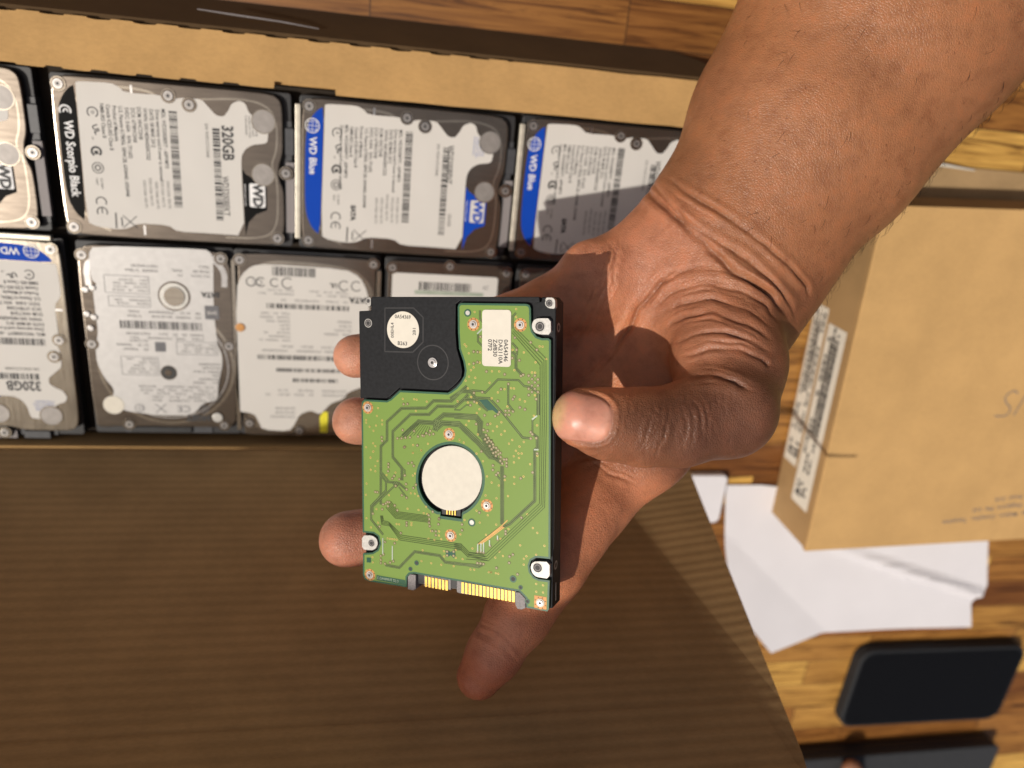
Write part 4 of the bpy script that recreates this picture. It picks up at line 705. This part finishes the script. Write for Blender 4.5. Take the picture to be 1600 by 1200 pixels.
ph = thing('smartphone', 'black smartphone lying face up on the wooden table, lower right', 'smartphone', (451, -414, 0), -1)
b = MB(); b.prism(rrect(-74, -38, 74, 38, 12, 8), 0.3, 10.5, 'phone_case'); b.build('phone_case', ph, 1.8, 3)
b = MB(); b.prism(rrect(-71.5, -35.5, 71.5, 35.5, 10, 8), 9.8, 10.62, 'phone_glass'); b.build('screen', ph, .3, 2)
b = MB(); b.box(-30, 37.2, 4, -12, 38.6, 7, 'phone_case'); b.build('side_button', ph, .4)
lp = thing('laptop', 'dark grey closed laptop at the bottom edge, below the phone', 'laptop', (440, -520, 0), 0)
b = MB(); b.prism(rrect(-170, -170, 93, 42, 6), .5, 9, 'black'); b.build('laptop_base', lp, 1.5, 3)
b = MB(); b.prism(rrect(-170, -170, 93, 43, 6), 9.6, 16, 'laptop'); b.build('laptop_lid', lp, 1.8, 3)

# a second carton leaning out beyond the far side: its torn plastic edge shows as a pale line
o = MB(); o.tube([[-73.1,16.6,34.0],[-59.5,16.0,34.0],[-38.1,15.2,34.0],[-22.2,14.0,34.0]], [.25, .4, .35, .2], 'grey_plastic'); o = o.build('packing_strip'); tag(o, 'thin pale strip edge in the dark gap above the cardboard rim, upper left', 'packing strip')
# board behind the carton, right of the forearm; darker kraft stands for arm shade
fb = MB(); fb.box(255, -41, .5, 470, -22, 3.5, 'kraft_edge'); fb = fb.build('cardboard_sheet', None, .4); tag(fb, 'narrow brown cardboard sheet behind the carton, right of the forearm', 'cardboard sheet')
b = MB(); b.tube([(300, -22, 6), (330, -21.5, 6.5), (352, -23, 5.5)], [.5, .9, .4], 'sticker'); o = b.build('tape_strip'); tag(o, 'thin white tape line on the brown sheet right of the forearm', 'tape')
# unseen blocker added at the left, profile cut to shade flap and fingertip
tb = thing('shade_blocker', 'unseen blocker added beyond the left edge to shade the raised box flap', 'carton', (-300, -262, 0))
b = MB()
prof = [(yy+262, zz) for yy, zz in [(-212, 0), (-212, 180), (-250, 438), (-243, 600), (-243, 715), (-278, 722), (-278, 0)]]
vs = [(-38, y, zz) for y, zz in prof]+[(38, y, zz) for y, zz in prof]; n = len(prof)
b.add(vs, [tuple(range(n)), tuple(reversed(range(n, 2*n)))]+[(i, i+n, (i+1) % n+n, (i+1) % n) for i in range(n)], 'kraft'); 
b.build('carton_body', tb)  # body of the added shade blocker

# ------------------------------------------------------------------ hand and forearm
HG = [['arm',14.0,0.74,[[[183.0,208.8,-282,63.81],[140.58,140.82,-284,51.51],[112.22,96.7,-287,42.5],[85.65,53.56,-290,35.22]]]],['palm',9.0,0.62,[[[84.44,51.87,-290,33.78],[77.2,28.95,-290,28.95]],[[77.2,28.95,-290,27.02],[52.06,-9.92,-298,21.07]],[[74.31,44.63,-290,20.75],[53.08,45.36,-290,16.89],[33.29,37.15,-290,14.72],[16.52,29.15,-292,12.63]],[[64.03,9.85,-296,19.7],[29.95,9.98,-300,14.98]],[[27.08,43.32,-283,8.0],[34.14,40.02,-283,8.95]],[[64.46,0.0,-298,19.83],[26.21,-19.97,-300,14.48]],[[64.03,-4.93,-296,18.47],[50.67,-21.71,-290,16.89],[29.95,-44.33,-288,14.38]]]],['thenar',8.0,0.8,[[[76.87,25.62,-280,19.8],[75.81,6.69,-268,18.28],[72.46,-8.65,-260,15.57]]]],['thumb',4.0,1.0,[[[72.18,-8.19,-259,16.81],[54.51,-13.42,-252,13.0],[41.26,-13.82,-248,12.38],[30.45,-12.79,-244,10.96],[21.74,-10.67,-242,9.26]]]],['pinky',3.0,1.0,[[[17.0,29.64,-292,11.17],[-19.5,18.28,-293,9.75],[-45.37,11.94,-287,8.83],[-57.45,10.36,-283,8.24]]]],['ring',3.0,1.0,[[[26.21,8.74,-300,12.48],[-19.83,-9.92,-298,10.66],[-45.84,-14.48,-290,9.65],[-57.65,-13.7,-284,8.98]]]],['middle',3.0,1.0,[[[26.21,-19.97,-300,12.98],[-14.88,-47.1,-298,11.4],[-46.16,-57.09,-292,10.93],[-61.39,-57.58,-286,10.47]]]],['index',3.0,1.0,[[[29.95,-44.33,-288,14.38],[13.32,-65.44,-276,13.09],[1.81,-81.92,-272,11.31],[-6.36,-95.39,-273,9.77],[-11.9,-104.55,-275,8.01]]]]]
CREASE = [[3.4,1.5,[[0.1636,0.2704],[0.1861,0.2409],[0.2052,0.2219],[0.226,0.2045],[0.2607,0.1733],[0.2849,0.1491],[0.3161,0.1283],[0.3473,0.104],[0.3629,0.0763]]],[2.0,1.2,[[0.1775,0.2704],[0.1983,0.2427],[0.226,0.2115],[0.2572,0.1907],[0.2953,0.1681],[0.3369,0.1352],[0.3629,0.1005],[0.3716,0.0763]]],[1.7,1.0,[[0.1948,0.2704],[0.226,0.2496],[0.2537,0.2323],[0.2884,0.2115],[0.3231,0.1872],[0.3577,0.156],[0.382,0.1283],[0.3872,0.1109]]],[1.0,0.8,[[0.1671,0.0936],[0.1913,0.1283],[0.226,0.1491],[0.278,0.1456],[0.3161,0.1283],[0.3439,0.104]]],[1.2,0.9,[[0.1775,0.0936],[0.2052,0.1179],[0.2468,0.1317],[0.2953,0.1213],[0.33,0.1005],[0.3473,0.0763]]],[1.2,0.9,[[0.1879,0.0832],[0.2191,0.104],[0.2607,0.1109],[0.3057,0.0971],[0.3404,0.0693]]],[1.3,1.0,[[0.1948,0.0693],[0.226,0.0901],[0.2607,0.0936],[0.3057,0.0763],[0.3404,0.0555]]],[1.3,1.0,[[0.2052,0.052],[0.2399,0.0659],[0.278,0.0693],[0.3161,0.0555],[0.3404,0.0381]]],[1.2,0.9,[[0.2191,0.0347],[0.2537,0.0451],[0.2953,0.0451],[0.33,0.0277],[0.3369,0.0208]]],[1.6,1.1,[[0.226,0.0104],[0.2607,0.0104],[0.2884,0.0035],[0.3161,-0.0139]]],[1.8,1.4,[[0.2884,0.1491],[0.2468,0.1543],[0.2052,0.1456],[0.1775,0.1144],[0.1619,0.0901],[0.1428,0.0555],[0.1186,0.0243],[0.0978,-0.0035]]],[0.8,0.8,[[0.07,-0.0],[0.0978,0.0104],[0.129,0.0416],[0.1636,0.0832]]],[0.8,0.7,[[0.122,0.1872],[0.1359,0.1699],[0.1324,0.1352],[0.1151,0.104]]],[0.8,0.8,[[0.0666,0.0277],[0.0874,0.0555],[0.1012,0.0832],[0.129,0.1456],[0.1428,0.1907]]],[0.3,0.5,[[0.1948,-0.0277],[0.1844,-0.052],[0.1775,-0.0763],[0.1636,-0.0971]]],[0.3,0.5,[[0.2052,-0.0312],[0.2052,-0.052],[0.1913,-0.0797],[0.1879,-0.1005]]],[0.25,0.5,[[0.2191,-0.0243],[0.226,-0.0485],[0.2225,-0.0797]]],[0.25,0.5,[[0.2329,-0.0173],[0.2468,-0.0451],[0.2468,-0.0728]]],[0.5,0.7,[[0.0978,-0.0971],[0.129,-0.1179],[0.1636,-0.1317]]],[0.5,0.7,[[0.07,-0.1005],[0.1012,-0.0971],[0.122,-0.0901]]],[0.7,0.8,[[-0.0541,-0.3161],[-0.0333,-0.3261],[-0.0125,-0.3411],[0.005,-0.3619]]],[0.5,0.7,[[-0.0483,-0.3095],[-0.025,-0.3195],[0.0,-0.3361]]]]
TONE = [[[0.2537,0.3993],0.0499,[0.24,0.1,0.048]],[[0.2288,0.2829],0.0333,[0.21,0.09,0.044]],[[0.4409,0.3744],0.2163,[0.339,0.144,0.064]],[[0.3328,0.2246],0.1082,[0.31,0.127,0.057]],[[0.3661,0.0832],0.0666,[0.233,0.091,0.043]],[[0.2662,0.0832],0.0749,[0.349,0.146,0.08]],[[0.1997,0.1664],0.0749,[0.44,0.18,0.1]],[[0.1082,0.1498],0.0582,[0.504,0.209,0.116]],[[0.0998,0.0499],0.0666,[0.64,0.26,0.13]],[[0.1747,0.0333],0.0416,[0.5,0.2,0.1]],[[0.3161,0.0],0.0499,[0.194,0.082,0.045]],[[0.2662,-0.0666],0.0666,[0.145,0.062,0.036]],[[0.183,-0.0749],0.0499,[0.145,0.062,0.034]],[[0.1248,-0.0832],0.0333,[0.184,0.077,0.04]],[[0.0666,-0.0333],0.03,[0.3,0.135,0.072]],[[0.1082,-0.0458],0.025,[0.252,0.105,0.058]],[[0.1248,-0.1581],0.0832,[0.582,0.228,0.116]],[[0.0416,-0.2662],0.0749,[0.563,0.218,0.107]],[[-0.0208,-0.3203],0.0416,[0.446,0.182,0.107]],[[-0.0416,-0.3827],0.0416,[0.349,0.118,0.062]],[[-0.2163,0.0333],0.0499,[0.563,0.264,0.169]],[[-0.2163,-0.0499],0.0499,[0.563,0.264,0.169]],[[-0.2246,-0.1997],0.0499,[0.485,0.209,0.134]],[[0.3161,0.1414],0.0499,[0.388,0.164,0.08]]]  # skin colours, with forearm-edge shade and orange palm bounce painted in
NAIL = [[21.74,-10.67,-242],[33.63,-13.04,-245]]
def make_hand():
    import openvdb
    VX = 1.0
    allj = np.array([j for g in HG for c in g[3] for j in c])
    lo = (allj[:, :3]-allj[:, 3:4]).min(0)-4; hi = (allj[:, :3]+allj[:, 3:4]).max(0)+4
    lo = np.maximum(lo, [-90, -140, -400]); hi = np.minimum(hi, [260, 200, -150])
    dims = np.ceil((hi-lo)/VX).astype(int)
    BIG = 30.0
    F = np.full(dims, BIG, np.float32)
    def cone(G, j0, j1, fl):
        p0 = np.array(j0[:3]); p1 = np.array(j1[:3]); r0, r1 = j0[3], j1[3]
        s = np.array([1, 1, 1/fl])
        a = np.minimum(p0-r0, p1-r1)-16; c = np.maximum(p0+r0, p1+r1)+16
        i0 = np.clip(((a-lo)/VX).astype(int), 0, dims); i1 = np.clip(((c-lo)/VX).astype(int)+1, 0, dims)
        if (i1 <= i0).any(): return None
        g = np.meshgrid(*[lo[k]+VX*np.arange(i0[k], i1[k], dtype=np.float32) for k in range(3)], indexing='ij')
        X = np.stack([(g[k]-p0[k])*s[k] for k in range(3)], -1).astype(np.float32); d = ((p1-p0)*s).astype(np.float32)
        h = np.clip((X@d)/(d@d), 0, 1); D = np.sqrt(((X-h[..., None]*d)**2).sum(-1))-(r0+(r1-r0)*h)
        return tuple(slice(i0[k], i1[k]) for k in range(3)), D
    def smin(a, b, k): h = np.maximum(k-np.abs(a-b), 0)/k; return np.minimum(a, b)-h*h*k*.25
    for name, k, fl, chains in HG:
        G = np.full(dims, BIG, np.float32)
        for c in chains:
            for j0, j1 in zip(c[:-1], c[1:]):
                r = cone(G, j0, j1, fl)
                if r is None: continue
                G[r[0]] = smin(G[r[0]], r[1], k)
        kk = {'arm': 1, 'palm': 16, 'thenar': 9, 'thumb': 4}.get(name, 5)
        F = smin(F, G, kk)
    grid = openvdb.FloatGrid(BIG); grid.copyFromArray(np.ascontiguousarray(F))
    pts, quads = grid.convertToQuads(isovalue=0.0)
    pts = pts*VX+lo
    me = bpy.data.meshes.new('person')
    me.from_pydata(pts.tolist(), [], quads[:, ::-1].tolist()); me.update()
    bm = bmesh.new(); bm.from_mesh(me)
    for _ in range(3): bmesh.ops.smooth_vert(bm, verts=bm.verts, factor=.5, use_axis_x=True, use_axis_y=True, use_axis_z=True)
    bmesh.ops.recalc_face_normals(bm, faces=bm.faces[:]); bm.to_mesh(me); bm.free()
    ob = bpy.data.objects.new('person', me); COL.objects.link(ob)
    sm = ob.modifiers.new('s', 'SUBSURF'); sm.levels = 1; sm.render_levels = 1; bpy.context.view_layer.update()
    me2 = bpy.data.meshes.new_from_object(ob.evaluated_get(bpy.context.evaluated_depsgraph_get()))
    ob.modifiers.clear(); ob.data = me2; me = me2
    n = len(me.vertices); co = np.empty(n*3, np.float32); me.vertices.foreach_get('co', co); co = co.reshape(-1, 3)
    nr = np.empty(n*3, np.float32); me.vertices.foreach_get('normal', nr); nr = nr.reshape(-1, 3)
    ax = np.stack([co[:, 0]/-co[:, 2], co[:, 1]/-co[:, 2]], 1)
    face = np.clip(nr[:, 2]*2.0+.3, 0, 1)
    disp = np.zeros(n, np.float32)
    rs = np.random.RandomState(9); extra = []
    for q_ in range(26):
        u_ = rs.uniform(.13, .30); v_ = -.055+rs.uniform(-.045, .04)-.02*(u_-.2); dy = rs.uniform(.008, .02); sk = rs.uniform(-.008, .012)
        extra.append([rs.uniform(.12, .3), .5, [[u_, v_+dy], [u_+sk*.4-.003, v_], [u_+sk, v_-dy]]])
    for dep, wid, pl in CREASE:
        P_ = np.array(pl); dP = np.gradient(P_, axis=0); nn_ = np.stack([-dP[:, 1], dP[:, 0]], 1); nn_ /= np.linalg.norm(nn_, axis=1)[:, None]+1e-9
        for q_ in range(4 if len(pl) > 4 else 2):
            o_ = rs.uniform(-.011, .011); i0 = rs.randint(0, max(1, len(pl)-3)); i1 = min(len(pl), i0+rs.randint(3, 5))
            extra.append([rs.uniform(.18, .42), .55, (P_+nn_*o_)[i0:i1].tolist()])
    wx_ = .0009*(np.sin(ax[:, 0]*150+np.sin(ax[:, 1]*90)*2)+np.sin(ax[:, 1]*130+1.3)*.7); wy_ = .0009*(np.sin(ax[:, 1]*140+ax[:, 0]*60)+np.sin(ax[:, 0]*115)*.8)
    axw = np.stack([ax[:, 0]+wx_, ax[:, 1]+wy_], 1)
    for dep, wid, pl in CREASE+extra:
        pl = np.array(pl)
        # resample smoothly
        t = np.arange(len(pl)); tt = np.linspace(0, len(pl)-1, 60); cx = np.interp(tt, t, pl[:, 0]); cy = np.interp(tt, t, pl[:, 1])
        for _ in range(3): cx[1:-1] = (cx[:-2]+2*cx[1:-1]+cx[2:])/4; cy[1:-1] = (cy[:-2]+2*cy[1:-1]+cy[2:])/4
        cx = cx+.0012*np.sin(np.arange(60)*.9+cx[0]*900)*.5; pad = .02
        idx = np.where((ax[:, 0] > cx.min()-pad) & (ax[:, 0] < cx.max()+pad) & (ax[:, 1] > cy.min()-pad) & (ax[:, 1] < cy.max()+pad) & (nr[:, 2] > -.2))[0]
        if len(idx) == 0: continue
        ph_ = rs.uniform(0, 6); q = axw[idx]; best = np.full(len(idx), 1e9); bt = np.zeros(len(idx))
        for i in range(59):
            a = np.array([cx[i], cy[i]]); d = np.array([cx[i+1], cy[i+1]])-a; h = np.clip(((q-a)@d)/(d@d+1e-12), 0, 1); dd = np.hypot(*(q-a-h[:, None]*d).T)
            m_ = dd < best; best[m_] = dd[m_]; bt[m_] = (i+h[m_])/59
        dmm = best*-co[idx, 2]; tap = np.clip(np.minimum(bt, 1-bt)*5, 0.02, 1)*(.72+.28*np.sin(bt*9+ph_)+.12*np.sin(bt*23+ph_*2))
        disp[idx] += (-dep*.62*np.exp(-(dmm/(wid*.62))**2)+dep*.32*np.exp(-((dmm-wid*2.0)/(wid*1.3))**2))*tap*face[idx]
    # nail
    a, c = np.array(NAIL[0]), np.array(NAIL[1])
    ux = (c-a)/np.linalg.norm(c-a); up = np.array([0, 1.0, 0]); up = up-ux*(up@ux); up /= np.linalg.norm(up)
    rel = co-a; s = rel@ux; tt = rel@up
    ls, lt = s/9.0, tt/7.3
    d = (np.abs((s+3.0)/9.0)**3.2+np.abs(tt/7.6)**3.2)**(1/3.2)
    front = nr[:, 2] > .1
    inn = (d < 1) & front & (np.abs(s) < 30)
    nail = np.where(front, 1/(1+np.exp((d-1)*42)), 0)*(np.linalg.norm(rel, axis=1) < 24)
    disp += np.where((np.abs(d-1.02) < .3) & front & (np.linalg.norm(rel, axis=1) < 24), -.55*np.exp(-((d-1.02)/.07)**2)+.35*np.exp(-((d-1.16)/.09)**2), 0)*np.clip((s+6)/6, 0.15, 1)
    disp += nail*.15
    # low frequency flesh variation
    disp += .35*np.sin(co[:, 0]*.11+co[:, 1]*.07)*np.cos(co[:, 1]*.09-co[:, 2]*.05)
    co2 = co+nr*disp[:, None]
    # tones
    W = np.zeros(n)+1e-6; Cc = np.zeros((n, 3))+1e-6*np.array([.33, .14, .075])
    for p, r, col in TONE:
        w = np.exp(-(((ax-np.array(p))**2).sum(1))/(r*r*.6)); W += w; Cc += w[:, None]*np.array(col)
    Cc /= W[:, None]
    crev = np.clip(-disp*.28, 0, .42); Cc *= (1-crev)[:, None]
    nc = np.array([.60, .28, .20]); half = np.clip((s+8.6)*.5, 0, 1)[:, None]; tipc = np.array([.62, .42, .22])
    ncol = nc*half+tipc*(1-half)
    lun = np.exp(-((s-4.6)/1.4)**2)[:, None]*.25; ncol = ncol*(1-lun)+np.array([.62, .36, .26])*lun
    Cc = Cc*(1-nail[:, None])+ncol*nail[:, None]
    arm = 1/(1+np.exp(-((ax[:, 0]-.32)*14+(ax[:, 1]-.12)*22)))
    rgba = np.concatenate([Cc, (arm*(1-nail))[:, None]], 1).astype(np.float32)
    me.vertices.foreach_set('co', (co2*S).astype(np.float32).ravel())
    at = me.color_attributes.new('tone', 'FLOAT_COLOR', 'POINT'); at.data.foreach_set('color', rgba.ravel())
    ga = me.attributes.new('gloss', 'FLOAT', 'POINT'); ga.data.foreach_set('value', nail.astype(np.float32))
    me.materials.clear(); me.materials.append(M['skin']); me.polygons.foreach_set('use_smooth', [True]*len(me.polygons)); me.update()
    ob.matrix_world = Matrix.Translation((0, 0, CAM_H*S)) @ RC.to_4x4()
    tag(ob, 'person seen as one forearm and hand gripping the green-boarded drive', 'person')
    # hairs along the outer edge of the forearm and scattered on it
    bvh = None
    from mathutils.bvhtree import BVHTree
    rnd = random.Random(5); b = MB()
    idx = np.where((ax[:, 0] > .30) & (ax[:, 1] > .08) & (nr[:, 2] > -.25))[0]
    w = np.exp(-((nr[idx, 2])/.35)**2)*(nr[idx, 0] > 0)+.10; pick = np.random.RandomState(4).choice(idx, 650, p=w/w.sum(), replace=False)
    g = np.array([-.45, -.75, .1])
    for i in pick:
        p = Vector(co2[i].tolist()); nn = Vector(nr[i].tolist()); dr = Vector((g+np.array([rnd.gauss(0, .35) for _ in range(3)])).tolist()); dr = (dr-nn*dr.dot(nn)).normalized(); L = rnd.uniform(2.5, 6.5)
        pts = [p+(dr*t_*L+nn*(math.sin(t_*2.4)*L*.33)) for t_ in (0, .25, .5, .75, 1)]
        b.tube(pts, [.06, .055, .045, .03, .012], 'hair', 3)
    b.build('hair', ob)
    # soft fingertip of the other hand at the lower edge
    return ob
make_hand()
a, c = [[387.1,-478.8,26.0],[381.4,-462.8,26.0]]
bm = bmesh.new(); bmesh.ops.create_uvsphere(bm, u_segments=32, v_segments=24, radius=1)
A_, C_ = Vector(a), Vector(c); ax_ = (C_-A_).normalized(); q = ax_.to_track_quat('Z', 'Y')
for v in bm.verts:
    w = v.co.copy(); w.x *= 8.4-.6*w.z; w.y *= 7.2-.5*w.z; w.z = w.z*9 if w.z > 0 else w.z*60
    v.co = (q @ w + A_ + ax_*0)*S
me = bpy.data.meshes.new('fingertip'); bm.to_mesh(me); bm.free()
me.materials.append(M['skin']); me.polygons.foreach_set('use_smooth', [True]*len(me.polygons))
at = me.color_attributes.new('tone', 'FLOAT_COLOR', 'POINT'); at.data.foreach_set('color', [.30, .14, .08, 0.0]*len(me.vertices))
o = bpy.data.objects.new('person', me); COL.objects.link(o); tag(o, 'person seen only as one fingertip at the bottom edge over the laptop', 'person')
